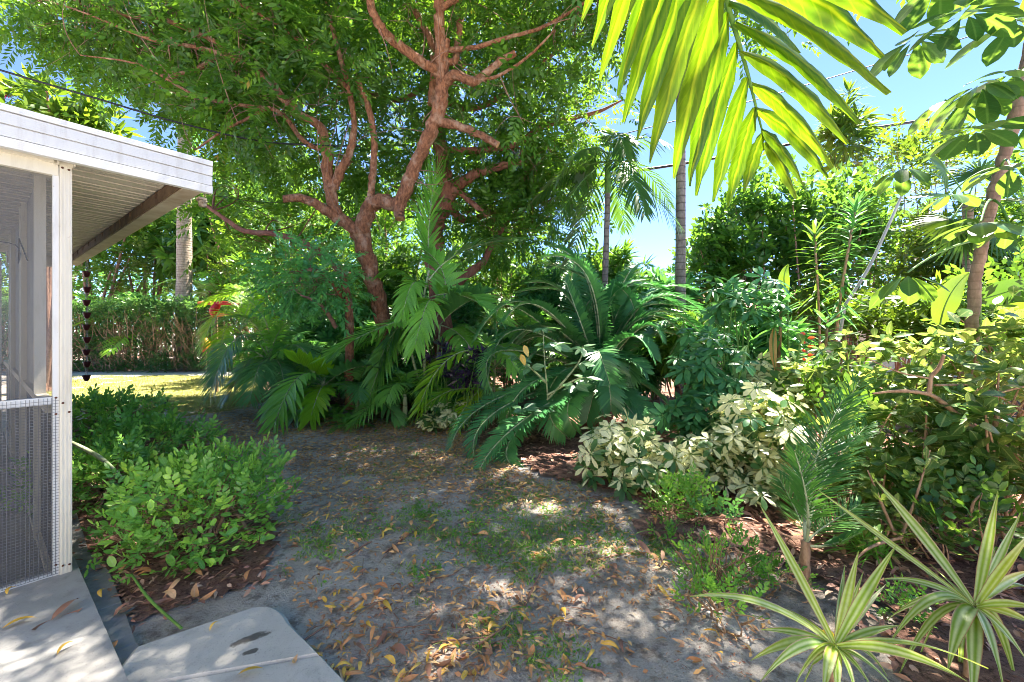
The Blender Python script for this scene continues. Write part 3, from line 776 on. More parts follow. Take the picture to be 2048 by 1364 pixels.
# small lamp at the roof corner
lp = thing('floodlight_holder', 'small weathered lamp holder under the roof corner', 'lamp', WS(0.13, -0.66, 2.23))
mb = MB(); lathe(mb, WS(0.13, -0.672, 2.205), [(0.0, 0.0), (0.018, 0.0), (0.024, 0.012), (0.023, 0.03), (0.028, 0.034), (0.028, 0.040), (0.0, 0.0415)], 12); mb.build('socket', MT['lamp_box'], lp)
pbox('bracket', [(0.10, 0.16, -0.69, -0.643, 2.247, 2.262)], 'lamp_box', WS, lp)

# the house the porch belongs to: its unseen wall is added to bounce sunlight into the shade
hs = thing('unseen_house', 'unseen cream stucco house of the porch, added behind the viewer to bounce sunlight', 'house', W(-6, 3.1, 0.06))
pbox('wall', [(-12.0, -3.005, 3.0, 3.2, 0.06, 2.75)], 'stucco', W, hs)
pbox('eave', [(-12.0, -3.005, 2.75, 3.4, 2.76, 2.92)], 'white_metal', W, hs)
for a0 in (-10.6, -7.9, -5.2):
    wn_ = pbox('window', [(a0, a0 + 1.3, 2.985, 2.998, 1.0, 2.1)], 'window_dark', W, hs)
    mb = MB()
    for ar in ((a0 - .07, a0, 2.97, 2.996, .93, 2.17), (a0 + 1.3, a0 + 1.37, 2.97, 2.996, .93, 2.17), (a0 + .002, a0 + 1.298, 2.97, 2.984, .93, 1.0), (a0 + .002, a0 + 1.298, 2.97, 2.984, 2.1, 2.17)): box(mb, *ar, f=W)
    mb.build('frame', MT['white_metal'], wn_, smooth=False)
# rain chain: cups on links
RC = P(173, 530, 6.0)
chain = thing('rain_chain', 'hanging rain chain of dark red cups below the far eave corner', 'rain chain', RC)
mb = MB(); lathe(mb, (0, 0, 0), [(0.0, 0.0), (0.018, 0.0), (0.03, 0.02), (0.045, 0.07), (0.05, 0.085), (0.046, 0.085), (0.04, 0.068), (0.026, 0.022), (0.0, 0.012)], 14)
cup = mb.mesh('cup', [MT['chain_red']])
mb = MB(); th = np.linspace(0, 2 * np.pi, 13); tube(mb, np.c_[0.012 * np.cos(th), 0 * th, 0.026 * np.sin(th)], 0.003, 5, cap=False)
lnk = mb.mesh('link', [MT['chain_metal']])
ys = [549, 580, 606, 631, 655, 680, 705, 729, 756]
for k, y in enumerate(ys):
    p = P(173 + (k % 2), y + 6, 6.0)
    inst('cup', cup, chain, Matrix.Translation(p))
    for j in range(3):
        inst('link', lnk, chain, Matrix.Translation((p[0], p[1], p[2] + 0.11 + j * 0.038)) @ Matrix.Rotation(j * 1.57, 4, 'Z'))

# neighbour house with barrel tile roof, behind the right shrubs
HC = P(1740, 640, 11.5)
house = thing('neighbour_house', 'neighbouring house with red barrel tile roof glimpsed behind the shrubs', 'house', (HC[0], HC[1], 0))
hx, hy = HC[0], HC[1]
pb = MB(); box(pb, hx - 3.4, hx + 8, hy, hy + 6, 0, 1.72); pb.build('wall', MT['house_wall'], house, smooth=False)
pb = MB(); box(pb, hx - 3.8, hx + 8.4, hy - 0.45, hy - 0.37, 1.62, 1.78); pb.build('fascia', MT['white_metal'], house, smooth=False)
roof = MB(); roof.add([(hx - 3.8, hy - 0.37, 1.74), (hx + 8.4, hy - 0.37, 1.74), (hx + 8.4, hy + 3, 2.6), (hx - 3.8, hy + 3, 2.6), (hx + 8.4, hy + 6.4, 1.74), (hx - 3.8, hy + 6.4, 1.74)], quads=[[0, 1, 2, 3], [3, 2, 4, 5]])
rf = roof.build('roof', MT['roof_tile'], house, smooth=False)
tm_ = MB(); tube(tm_, [(0, 0, 0), (0, 0.42, 0.107)], [0.085, 0.07], 8); tile = tm_.mesh('roof_tile', [MT['roof_tile']])
for i in range(24):
    for j in range(5):
        inst('roof_tile', tile, rf, Matrix.Translation((hx - 2.6 + i * 0.19, hy - 0.43 + j * 0.36, 1.745 + j * 0.092))).parent = rf
for b_, z0 in ((hx - 1.5, 0.9), (hx + 1.5, 0.9)):
    pb = MB(); box(pb, b_, b_ + 1.0, hy - 0.03, hy - 0.002, z0, z0 + 0.7); pb.build('window', MT['black_rubber'], house, smooth=False)
# ------------------------------------------------------------------ leaf templates (unit size, +Y outwards, +Z up)
def tmpl(fn):
    mb = MB(); fn(mb); return mb.arrays()
def _pinnate(mb, n=6, L=0.38, Wd=0.135, seed=1):
    rng = np.random.default_rng(seed)
    t = np.linspace(0.12, 0.97, n)
    for sg in (-1, 1):
        b = np.c_[np.zeros(n), t, -0.22 * t ** 2]
        an = np.radians(62 - 22 * t + rng.normal(0, 7, n))
        d = np.c_[sg * np.sin(an), np.cos(an), rng.normal(-0.18, 0.16, n)]
        blades(mb, b, d, np.c_[rng.normal(0, .2, n), np.ones(n), rng.normal(0, .35, n)], L * rng.uniform(.8, 1.1, n) * (1 - .35 * np.abs(t - .45)), Wd, K=2, prof='lance', droop=.12, rnd=rng.random(n))
    blades(mb, [[0, 0, 0]], [0, 1, -0.15], [1, 0, 0], 1.0, 0.014, K=2, prof='strap', droop=0.08)
T_PIN = tmpl(_pinnate)
T_PIN2 = tmpl(lambda mb: _pinnate(mb, 7, 0.36, 0.13, 5))
def _rosette(mb, n=10, L=1.0, Wd=0.22, el=(5, 65), droop=0.25, prof='lance', seed=2, K=3, fold=0.0):
    rng = np.random.default_rng(seed)
    az = np.arange(n) * 2.4 + rng.normal(0, .2, n)
    e = np.radians(np.linspace(el[0], el[1], n) + rng.normal(0, 6, n))
    # axis of the rosette is +Y
    d = np.c_[np.cos(e) * np.cos(az), np.sin(e), np.cos(e) * np.sin(az)]
    w = np.cross(d, [0, 1.0, 0]) + rng.normal(0, .15, (n, 3))
    blades(mb, d * 0.04, d, w, L * rng.uniform(.75, 1.1, n) * (1 - .25 * np.linspace(0, 1, n)), Wd, K=K, droop=droop, prof=prof, rnd=rng.random(n), fold=fold)
T_ROS = tmpl(_rosette)
T_ROS2 = tmpl(lambda mb: _rosette(mb, 14, 1.0, 0.15, (-15, 75), 0.3, 'lance', 7))
def _twig(mb, n=9, L=0.34, Wd=0.17, prof='oval', seed=3, K=3, fold=0.12):
    rng = np.random.default_rng(seed)
    t = np.linspace(0.15, 1.0, n)
    sg = np.where(np.arange(n) % 2, 1, -1)
    b = np.c_[np.zeros(n), t, 0.04 * np.sin(t * 5)]
    d = np.c_[sg * rng.uniform(.6, 1, n), rng.uniform(.25, .8, n), rng.uniform(-.15, .6, n)]
    d[-1] = (0.1, 1, .2)
    w = np.cross(d, np.c_[rng.normal(0, .3, n), rng.normal(0, .3, n), np.ones(n)])
    blades(mb, b, d, w, L * rng.uniform(.75, 1.15, n), Wd * rng.uniform(.85, 1.1, n), K=K, prof=prof, droop=.1, fold=fold, rnd=rng.random(n))
T_TWIG = tmpl(_twig)
T_TWIG_B = tmpl(lambda mb: _twig(mb, 10, 0.40, 0.20, 'lance', 14, 2, 0.0))
T_TWIG_S = tmpl(lambda mb: _twig(mb, 7, 0.40, 0.22, 'oval', 4, 2, 0.0))
def _palmate(mb, n=7, L=1.0, Wd=0.36, droop=0.35, seed=5, spread=330, prof='obov', K=4, tilt=0.1, fold=0.08):
    rng = np.random.default_rng(seed)
    az = np.radians(np.linspace(-spread / 2, spread / 2, n) + rng.normal(0, 5, n))
    d = np.c_[np.sin(az), np.cos(az), np.full(n, tilt) + rng.normal(0, .1, n)]
    w = np.c_[np.cos(az), -np.sin(az), rng.normal(0, .15, n)]
    l = L * (0.72 + 0.28 * np.cos(az * 0.5)) * rng.uniform(.9, 1.08, n)
    blades(mb, d * 0.10, d, w, l, Wd * rng.uniform(.85, 1.1, n), K=K, prof=prof, droop=droop, fold=fold, rnd=rng.random(n) * .5)
    for k in range(n):
        tube(mb, [np.zeros(3), d[k] * 0.12], [0.012, 0.008], 4, cap=False, mat=1)

def ell_clumps(c, rad, n, rng, shell=0.45, up=0.55, low=-0.95):
    dv = nrm(rng.normal(size=(n * 3, 3)))
    dv = dv[dv[:, 2] > low][:n]
    r = rng.random(len(dv)) ** shell
    lump = 0.82 + 0.36 * vnoise(dv[:, 0] * 2.3 + c[0], dv[:, 1] * 2.3 + dv[:, 2] * 1.9 + c[2], 3)
    p = np.asarray(c) + dv * (r * lump)[:, None] * np.asarray(rad)
    d = nrm(dv * 0.8 + rng.normal(0, .45, dv.shape) + np.array([0, 0, up]))
    return p, d
def foliage(th, p, d, tm, size, mat, rng, name='foliage', up=(0, 0, 1.0)):
    mb = MB()
    n = len(p)
    R = frame(d, np.asarray(up) + rng.normal(0, .45, (n, 3)))
    s = size * rng.uniform(.7, 1.25, n)
    stamp(mb, tm, R, p, s, rng.random(n))
    return mb.build(name, MT[mat], th, kind='stuff')
def stems(th, base, p, k, rng, r0=0.02, mat='bark_twig', name='stem', arch=0.15, each=False):
    base = np.asarray(base, float)
    ids = rng.choice(len(p), min(k, len(p)), replace=False)
    mb = MB()
    for i in ids:
        b = base + np.r_[rng.normal(0, .06, 2), 0]
        mid = 0.5 * (b + p[i]) + np.r_[rng.normal(0, arch, 2), rng.uniform(0, arch)]
        tube(mb, bez(b, mid, p[i], 8), np.linspace(r0, r0 * .3, 8), 5, cap=False)
        if each:
            mb.build(name, MT[mat], th); mb = MB()
    if not each: mb.build(name, MT[mat], th)
def bush(name, label, cat, c, rad, n, tm, size, mat, seed, group=None, nst=7, r0=0.02, stem='bark_twig', shell=0.45, up=0.55, low=-0.95):
    rng = np.random.default_rng(seed)
    c = np.asarray(c, float)
    base = np.array([c[0], c[1], float(gh(c[0], c[1]))])
    th = thing(name, label, cat, base, group)
    p, d = ell_clumps(c, rad, n, rng, shell, up, low)
    k = p[:, 2] > base[2] + 0.03
    p, d = p[k], d[k]
    stems(th, base - np.array([0, 0, .03]), p, nst, rng, r0, stem)
    foliage(th, p, d, tm, size, mat, rng)
    return th
def radial_palm(name, label, base, z, n, L, LL, LW, mat, seed, group=None, r=0.03, trunk='stem_pale', el=(75, -10), nl=34, droop=0.3, sag=0.55, pairs=None, vee=15, K=3,
                shape=(0.45, 1.0, 0.3), az0=0.0, cat='palm', ang=(70, 32), start=0.2, lean=(0, 0), azs=None, rf=(0.011, 0.003), fold=0.0, shaft=None):
    """palm: trunk with fronds arching out of its top; every frond is a part"""
    rng = np.random.default_rng(seed)
    base = np.array([base[0], base[1], float(gh(base[0], base[1])) - 0.02])
    th = thing(name, label, cat, base, group)
    top = np.array([base[0] + lean[0], base[1] + lean[1], z])
    mid = 0.5 * (base + top) + np.array([lean[0] * .25, lean[1] * .25, 0])
    nn = max(6, int((z - base[2]) * 4))
    tp = bez(base, mid, top, nn)
    mb = MB(); tube(mb, tp, np.linspace(r * 1.15, r * 0.85, nn), 12, rough=0.05, seed=seed); mb.build('trunk', MT[trunk], th)
    if shaft:
        mb = MB(); tube(mb, np.array([top, top + [0, 0, shaft * .5], top + [0, 0, shaft]]), [r * .95, r * 1.0, r * .5], 10); mb.build('crownshaft', MT['stem_green'], th)
        top = top + np.array([0, 0, shaft * 0.85])
    for k in range(n):
        a = (azs[k] if azs else az0 + k * 2.39996 + rng.normal(0, .15))
        e = math.radians(el[0] + (el[1] - el[0]) * (k / max(1, n - 1)) + rng.normal(0, 5))
        o = np.array([math.cos(a), math.sin(a), 0])
        l = L * rng.uniform(.82, 1.08)
        d0 = o * math.cos(e) + np.array([0, 0, math.sin(e)])
        p1 = top + d0 * l * .55
        p2 = top + d0 * l * .8 + o * l * .22 - np.array([0, 0, l * sag * rng.uniform(.6, 1.2)])
        mb = MB()
        frond(mb, bez(top, p1, p2, 13), nl, LL, LW, ang=ang, vee=vee, droop=droop, start=start, seed=seed * 31 + k, K=K, shape=shape, rad=rf, fold=fold)
        mb.build('frond', [MT[mat], MT['stem_green']], th)
    return th
# ------------------------------------------------------------------ big red barked tree
def limb(th, name, pts, mat='bark_red', cut=False, n=11, rough=0.10, seed=0, nodes=None):
    p, r = spline(PL(pts), [q[3] for q in pts], 6)
    rng = np.random.default_rng(seed + 5)
    p[1:-1] += rng.normal(0, 0.10, (len(p) - 2, 3)) * r[1:-1, None]
    mb = MB()
    tube(mb, p, r, n, rough=rough, seed=seed, capmat=1 if cut else None)
    if nodes is not None: nodes.extend(list(p[2:]))
    return mb.build(name, [MT[mat], MT['cut_wood']], th)
tb = G(795, 818)
tree = thing('shade_tree', 'spreading shade tree with forked red brown trunk and pruned limbs', 'tree', tb)
ND = []
limb(tree, 'trunk', [(800, 822, 7.0, .19), (785, 740, 6.95, .145), (768, 650, 6.85, .128), (748, 570, 6.7, .122), (730, 500, 6.6, .128), (722, 450, 6.5, .12)], seed=1, n=16)
LIMBS = [
    ([(724, 462, 6.5, .126), (737, 415, 6.35, .113), (765, 400, 6.25, .105), (797, 410, 6.2, .097), (815, 368, 6.1, .097), (838, 310, 6.0, .092), (862, 260, 5.9, .092), (880, 213, 5.85, .097), (885, 160, 5.75, .084), (882, 100, 5.65, .076), (878, 0, 5.5, .067), (884, -160, 5.3, .050), (900, -330, 5.2, .025)], 0),
    ([(795, 405, 6.2, .084), (798, 425, 6.12, .071), (801, 438, 6.08, .067)], 1),
    ([(878, 243, 5.88, .067), (930, 257, 5.8, .055), (965, 272, 5.75, .050), (996, 290, 5.7, .044)], 1),
    ([(884, 150, 5.75, .071), (850, 128, 5.6, .063), (800, 92, 5.45, .059), (765, 60, 5.3, .057), (742, 10, 5.2, .050), (735, -60, 5.1, .042), (700, -200, 4.9, .025)], 0),
    ([(888, 165, 5.75, .071), (912, 150, 5.65, .063), (945, 163, 5.6, .059), (965, 152, 5.6, .050), (1000, 122, 5.6, .046), (1030, 106, 5.6, .042)], 1),
    ([(960, 160, 5.6, .029), (1000, 150, 5.5, .021), (1060, 110, 5.4, .017), (1110, 60, 5.3, .010)], 0),
    ([(895, 99, 5.66, .038), (950, 95, 5.5, .029), (1010, 76, 5.4, .025), (1075, 58, 5.3, .022), (1150, 18, 5.2, .017), (1260, -60, 5.0, .010)], 0),
    ([(893, 122, 5.7, .046), (912, 118, 5.75, .042), (918, 60, 5.8, .046), (926, 0, 5.9, .042), (935, -120, 6.0, .025)], 0),
    ([(888, 120, 5.7, .042), (893, 95, 5.6, .034), (896, 80, 5.58, .034)], 1),
    ([(862, 210, 6.1, .059), (868, 150, 6.1, .055), (864, 90, 6.0, .050), (830, 20, 6.0, .042), (800, -60, 6.0, .029)], 0),
    ([(722, 476, 6.52, .109), (700, 452, 6.4, .092), (672, 425, 6.3, .088), (660, 385, 6.2, .084), (655, 330, 6.15, .080), (650, 285, 6.1, .071), (640, 252, 6.1, .063), (606, 232, 6.0, .055), (570, 200, 6.0, .050), (520, 150, 6.0, .046), (470, 118, 6.0, .038), (400, 96, 6.0, .029), (300, 78, 5.9, .021), (180, 30, 5.8, .012), (60, -10, 5.7, .007)], 0),
    ([(662, 385, 6.2, .071), (680, 345, 6.15, .063), (700, 300, 6.1, .055), (708, 250, 6.1, .042), (700, 190, 6.1, .038), (682, 120, 6.1, .034), (658, 30, 6.0, .029), (640, -80, 6.0, .017)], 0),
    ([(690, 448, 6.4, .084), (665, 428, 6.25, .076), (632, 408, 6.1, .067), (600, 396, 6.0, .059), (566, 398, 5.95, .049)], 1),
    ([(742, 402, 6.3, .055), (743, 370, 6.25, .050), (748, 320, 6.2, .050), (748, 275, 6.15, .046), (738, 220, 6.1, .044), (722, 180, 6.05, .040), (714, 156, 6.02, .038)], 1),
    ([(574, 203, 6.0, .034), (520, 135, 6.3, .025), (440, 118, 6.3, .029), (390, 140, 6.2, .032), (336, 155, 6.1, .029)], 1),
    ([(655, 300, 6.1, .042), (610, 285, 6.0, .034), (560, 225, 6.0, .029), (480, 210, 5.9, .025), (390, 190, 5.8, .018), (280, 130, 5.7, .013), (160, 110, 5.6, .007)], 0),
    ([(540, 215, 5.95, .025), (500, 235, 5.8, .021), (450, 260, 5.7, .017), (390, 300, 5.6, .010)], 0),
    ([(698, 180, 6.1, .029), (620, 100, 6.1, .025), (540, 40, 6.0, .021), (440, -10, 5.9, .015), (330, -60, 5.7, .008)], 0),
    ([(520, 152, 6.0, .034), (440, 90, 6.2, .034), (330, 40, 6.2, .034), (250, 30, 6.2, .029), (160, -10, 6.2, .017)], 0),
    ([(880, 20, 5.5, .042), (1000, -60, 5.2, .034), (1150, -180, 5.0, .025), (1330, -330, 4.7, .013)], 0),
    ([(742, 0, 5.2, .042), (620, -120, 4.6, .034), (420, -260, 4.2, .025), (200, -420, 4.0, .013)], 0),
    ([(925, -20, 5.9, .042), (1000, -160, 5.0, .034), (1150, -420, 4.2, .025), (1300, -700, 3.6, .013)], 0),
]
for k, (pts, cut) in enumerate(LIMBS):
    limb(tree, 'branch', pts, cut=bool(cut), seed=10 + k, nodes=ND if not cut else None)
# second stem behind
t2b = G(890, 790)
tree2 = thing('shade_tree', 'darker red trunked tree behind the forked tree with long side limb', 'tree', t2b)
ND2 = []
limb(tree2, 'trunk', [(900, 792, 8.4, .22), (885, 660, 8.3, .18), (868, 500, 8.2, .18), (872, 440, 8.1, .17), (893, 395, 8.0, .16), (885, 330, 7.9, .14), (876, 250, 7.8, .13), (868, 170, 7.7, .12), (872, 60, 7.6, .11), (858, -100, 7.4, .08), (850, -300, 7.2, .03)], 'bark_dark', seed=41, n=14, nodes=ND2)
for k, (pts, cut) in enumerate([
    ([(892, 398, 8.0, .12), (920, 368, 7.9, .10), (955, 347, 7.8, .085), (1000, 334, 7.8, .07), (1045, 325, 7.8, .05)], 1),
    ([(905, 372, 7.95, .06), (935, 398, 7.8, .05), (975, 432, 7.7, .045)], 1),
    ([(880, 300, 7.8, .06), (950, 300, 7.9, .06), (1030, 290, 8.0, .055), (1080, 255, 8.0, .05), (1140, 238, 8.0, .045), (1200, 222, 8.0, .03), (1245, 200, 8.0, .015)], 0),
    ([(870, 200, 7.7, .06), (960, 215, 7.9, .05), (1050, 150, 8.0, .04), (1130, 90, 8.0, .03), (1220, 20, 8.0, .02)], 0),
    ([(870, 150, 7.7, .06), (800, 200, 7.9, .05), (700, 170, 8.2, .04), (560, 120, 8.4, .03)], 0),
    ([(690, 560, 7.2, .07), (672, 530, 7.1, .065), (640, 506, 7.0, .06), (600, 482, 6.9, .052), (550, 468, 6.8, .045), (490, 462, 6.7, .04), (450, 438, 6.6, .032), (400, 402, 6.5, .02)], 0),
    ([(905, 575, 8.2, .09), (935, 548, 8.2, .085), (965, 525, 8.3, .07), (990, 480, 8.4, .05), (1020, 440, 8.4, .03)], 0),
    ([(890, 400, 8.0, .09), (930, 440, 8.6, .07), (1000, 420, 9.0, .05), (1080, 400, 9.2, .02)], 0)]):
    limb(tree2, 'branch', pts, 'bark_dark', bool(cut), seed=60 + k, nodes=ND2 if not cut else None)

def crown(th, pts, nodes, per, seed, spread, size, mat, tm=T_PIN, twig_r=0.009, name='crown', bark='bark_twig'):
    """twigs grow from the nearest limb node to each clump; sprays of pinnate leaves round the twig"""
    rng = np.random.default_rng(seed)
    nodes = np.array(nodes)
    tw = MB(); PP = []; DD = []
    for c in pts:
        dist = np.linalg.norm(nodes - c, axis=1)
        j = rng.choice(np.argsort(dist)[:4])
        b = nodes[j]
        l = np.linalg.norm(c - b)
        mid = 0.5 * (b + c) + rng.normal(0, .12 * l, 3) + np.array([0, 0, .05 * l])
        path = bez(b, mid, c, 7)
        tube(tw, path, np.linspace(min(twig_r * (0.8 + .5 * l), .022), .003, 7), 4, cap=False)
        for _ in range(4):
            e = c + rng.normal(0, spread * 1.0, 3)
            tube(tw, bez(path[5], 0.5 * (path[5] + e) + rng.normal(0, .06, 3), e, 5), np.linspace(.005, .002, 5), 3, cap=False)
        k = max(2, int(per * rng.uniform(.5, 1.5)))
        q = c + rng.normal(0, 1, (k, 3)) * spread * np.array([1, 1, .75])
        PP.append(q); DD.append(nrm((q - c) * 1.1 / spread + nrm(c - b) * .5 + rng.normal(0, .5, (k, 3)) + np.array([0, 0, -.15])))
    tw.build('twigs', MT[bark], th, kind='stuff')
    p, d = np.vstack(PP), np.vstack(DD)
    return foliage(th, p, d, tm, size, mat, rng, name)
rng = np.random.default_rng(77)
def cloud(poly, n, y0, y1, rng):
    q = sample_poly(poly, n, rng)
    Y = rng.uniform(y0, y1, n)
    return np.array([P(a, b, c) for (a, b), c in zip(q, Y)])
# front of the crown (thin over the limbs), then left wing, then the part above the frame
C_LEFT = [(-40, -60), (640, -60), (620, 120), (560, 250), (430, 310), (340, 230), (210, 150), (110, 90), (60, 30)]
C_MID = [(600, -60), (1240, -60), (1225, 60), (1120, 120), (1060, 250), (980, 320), (760, 200), (640, 230)]
C_TOP = [(450, -420), (1500, -420), (1380, -60), (100, -60)]
pts = np.vstack([cloud(C_LEFT, 105, 5.7, 8.2, rng), cloud(C_MID, 26, 5.6, 7.4, rng), cloud(C_TOP, 50, 4.4, 6.5, rng), np.c_[rng.uniform(.4, 3.8, 60), rng.uniform(2.8, 6.4, 60), rng.uniform(5.3, 7.2, 60)]])  # random box: unseen clumps added overhead to shade the foreground sand
crown(tree, pts, ND, 29, 5, .34, .335, 'leaf_canopy')
C_BACK = [(430, -60), (1250, -60), (1220, 80), (1225, 200), (1150, 280), (1130, 390), (1090, 450), (1010, 480), (950, 440), (800, 400), (640, 420), (500, 380), (440, 250), (380, 120)]
C_LOW = [(430, 340), (560, 400), (720, 470), (800, 540), (660, 560), (520, 520), (430, 500)]
C_RT = [(1000, 300), (1130, 300), (1122, 420), (1060, 480), (1000, 490), (930, 430)]
pts = np.vstack([cloud(C_BACK, 175, 7.3, 10.0, rng), cloud(C_LOW, 16, 7.8, 9.0, rng), cloud(C_RT, 34, 7.6, 9.5, rng), cloud([(400, -200), (1250, -200), (1240, -60), (430, -60)], 22, 7, 9, rng)])
crown(tree2, pts, ND2 + ND[::3], 25, 6, .38, .37, 'leaf_canopy', bark='bark_dark')
# bare grey twigs hanging in the crown
mb = MB(); rng = np.random.default_rng(8)
for k in range(70):
    j = ND[rng.integers(len(ND))]
    e = j + rng.normal(0, .55, 3) + np.array([0, 0, .25])
    tube(mb, bez(j, .5 * (j + e) + rng.normal(0, .18, 3), e, 7), np.linspace(.008, .002, 7), 4, cap=False)
mb.build('bare_twigs', MT['bark_twig'], tree, kind='stuff')

# sapling with blue green pinnate leaves in front of the trunk
sp_ = thing('sapling', 'sapling with drooping blue green feathery leaves left of the main trunk', 'sapling', G(700, 815))
sn = []
limb(sp_, 'trunk', [(700, 818, 6.4, .07), (698, 650, 6.3, .062), (694, 590, 6.25, .055), (680, 540, 6.2, .045)], 'bark_red', seed=91, nodes=sn)
limb(sp_, 'branch', [(690, 600, 6.3, .045), (660, 560, 6.2, .035), (630, 540, 6.1, .03), (590, 545, 6.0, .02)], 'bark_red', seed=92, nodes=sn)
limb(sp_, 'branch', [(672, 655, 6.25, .03), (650, 620, 6.1, .028), (625, 600, 6.0, .02), (600, 590, 5.9, .012)], 'bark_twig', seed=93, nodes=sn)
rng = np.random.default_rng(9)
pts = cloud([(545, 530), (640, 512), (690, 530), (690, 590), (630, 600), (555, 595)], 20, 5.9, 6.5, rng)
crown(sp_, pts, sn, 14, 9, .16, .26, 'leaf_sapling', T_PIN2)
# ------------------------------------------------------------------ cycad
CY0 = P(1198, 765, 5.7)
cyc = thing('cycad', 'large dark blue green cycad with arching feathery fronds in the mulch bed', 'cycad', G(1198, 857))
mb = MB(); tp, tr_ = spline([G(1200, 859), P(1200, 800, 5.75), P(1198, 752, 5.7)], [.2, .19, .15]); tube(mb, tp, tr_, 14, rough=.25, seed=3); mb.build('trunk', MT['bark_dark'], cyc)
CF = [  # middle of the arch (px, py, Y), tip (px, py, Y)
    ((1000, 795, 4.95), (903, 892, 4.6)), ((1010, 812, 4.75), (948, 912, 4.35)), ((1045, 842, 4.5), (958, 946, 4.0)), ((1030, 868, 4.6), (1062, 949, 4.1)),
    ((1105, 800, 4.9), (1131, 872, 4.7)), ((1140, 800, 4.9), (1152, 862, 4.8)), ((1010, 700, 5.2), (984, 782, 5.0)), ((1060, 606, 5.5), (950, 680, 5.3)),
    ((1090, 618, 5.4), (1010, 640, 5.2)), ((1178, 560, 5.6), (1085, 515, 5.5)), ((1190, 590, 5.8), (1122, 492, 5.9)), ((1140, 600, 5.9), (1058, 566, 6.0)),
    ((1215, 610, 5.8), (1290, 560, 5.9)), ((1260, 585, 6.0), (1338, 592, 6.1)), ((1275, 610, 5.8), (1360, 615, 5.9)), ((1300, 600, 5.7), (1415, 634, 5.6)),
    ((1285, 635, 5.6), (1375, 682, 5.5)), ((1255, 675, 5.3), (1308, 716, 5.1)), ((1195, 700, 5.1), (1222, 776, 4.9)), ((1245, 720, 5.2), (1292, 745, 5.0)),
    ((1240, 795, 5.0), (1294, 866, 4.7)), ((1215, 760, 5.0), (1222, 822, 4.8)), ((1213, 640, 5.6), (1230, 560, 5.7)), ((1160, 640, 5.5), (1130, 560, 5.6)),
    ((1085, 700, 5.3), (1050, 770, 5.1)), ((1110, 660, 5.6), (1030, 690, 5.6)), ((1320, 665, 6.0), (1400, 720, 6.0)), ((1250, 560, 6.3), (1300, 535, 6.6)),
    ((1180, 580, 6.4), (1170, 520, 6.8)), ((1270, 760, 5.6), (1340, 815, 5.5)), ((1130, 740, 5.2), (1090, 815, 4.9)), ((1075, 760, 5.0), (1010, 850, 4.7))]
_r = np.random.default_rng(55)
CF = CF + [((m[0] + _r.normal(0, 22), m[1] + _r.normal(0, 16) + 8, m[2] + .15), (t[0] + _r.normal(0, 30), min(t[1] + _r.normal(0, 22) + 10, 930), t[2] + .2)) for m, t in CF[6:30]]
for k, (m, t) in enumerate(CF):
    mb = MB()
    frond(mb, thru(CY0 + np.array([0, -.03, .08]), P(*m), P(*t), 18), 74, .27, .030, ang=(80, 48), vee=22, droop=.22, start=.07, rad=(.014, .004), seed=500 + k, K=3, shape=(.6, 1.05, .4), jit=2.0, prof='palm')
    mb.build('frond', [MT['leaf_cycad'], MT['stem_pale']], cyc)

# grey green leafy shrub growing in front of the cycad
gs = thing('leafy_shrub', 'slender shrub with soft grey green leaves standing before the cycad', 'shrub', G(1100, 872))
mb = MB(); _blade = MB(); blades(_blade, [[0, 0, 0]], [0, 1, 0], [1, 0, 0], 1.0, .46, K=5, prof='lance', fold=.10, droop=.18)
gl = _blade.mesh('leaf', [MT['leaf_greygreen']])
STM = [[(1101, 874, 5.2), (1096, 800, 4.9), (1090, 730, 4.7), (1086, 660, 4.6)], [(1094, 800, 4.9), (1130, 760, 4.7), (1160, 720, 4.6), (1166, 690, 4.55)], [(1092, 765, 4.8), (1060, 735, 4.6), (1035, 715, 4.5)], [(1096, 820, 4.9), (1070, 815, 4.6), (1045, 818, 4.5)], [(1094, 790, 4.85), (1150, 760, 4.7), (1170, 755, 4.6)]]
HUB = [(1086, 655, 4.6), (1090, 690, 4.65), (1166, 695, 4.55), (1160, 725, 4.6), (1035, 712, 4.5), (1060, 735, 4.6), (1045, 818, 4.5), (1170, 755, 4.6), (1075, 815, 4.65), (1150, 770, 4.6), (1112, 690, 4.6)]
for s_ in STM:
    p, r = spline(PL(s_), np.linspace(.014, .005, len(s_))); mb = MB(); tube(mb, p, r, 6); mb.build('stem', MT['stem_pale'], gs)
rng = np.random.default_rng(21)
for h in HUB:
    hp = P(*h)
    for k in range(7):
        a = k * 2.2 + rng.normal(0, .3)
        d = np.array([math.cos(a), math.sin(a), rng.uniform(-.35, .35)])
        inst('leaf', gl, gs, mat4(frame(d, np.array([0, -.5, 1.0]) + rng.normal(0, .3, 3)), hp + nrm(d) * .02, rng.uniform(.12, .19)))
yl = _blade.mesh('leaf', [MT['dead_yellow']])
for px, py in ((1042, 708), (1048, 690)):
    inst('leaf', yl, gs, mat4(frame([.3, -.3, -.8], [0, -1, .4]), P(px, py, 4.45), .13)).__setitem__('label', 'yellowed hanging leaf')

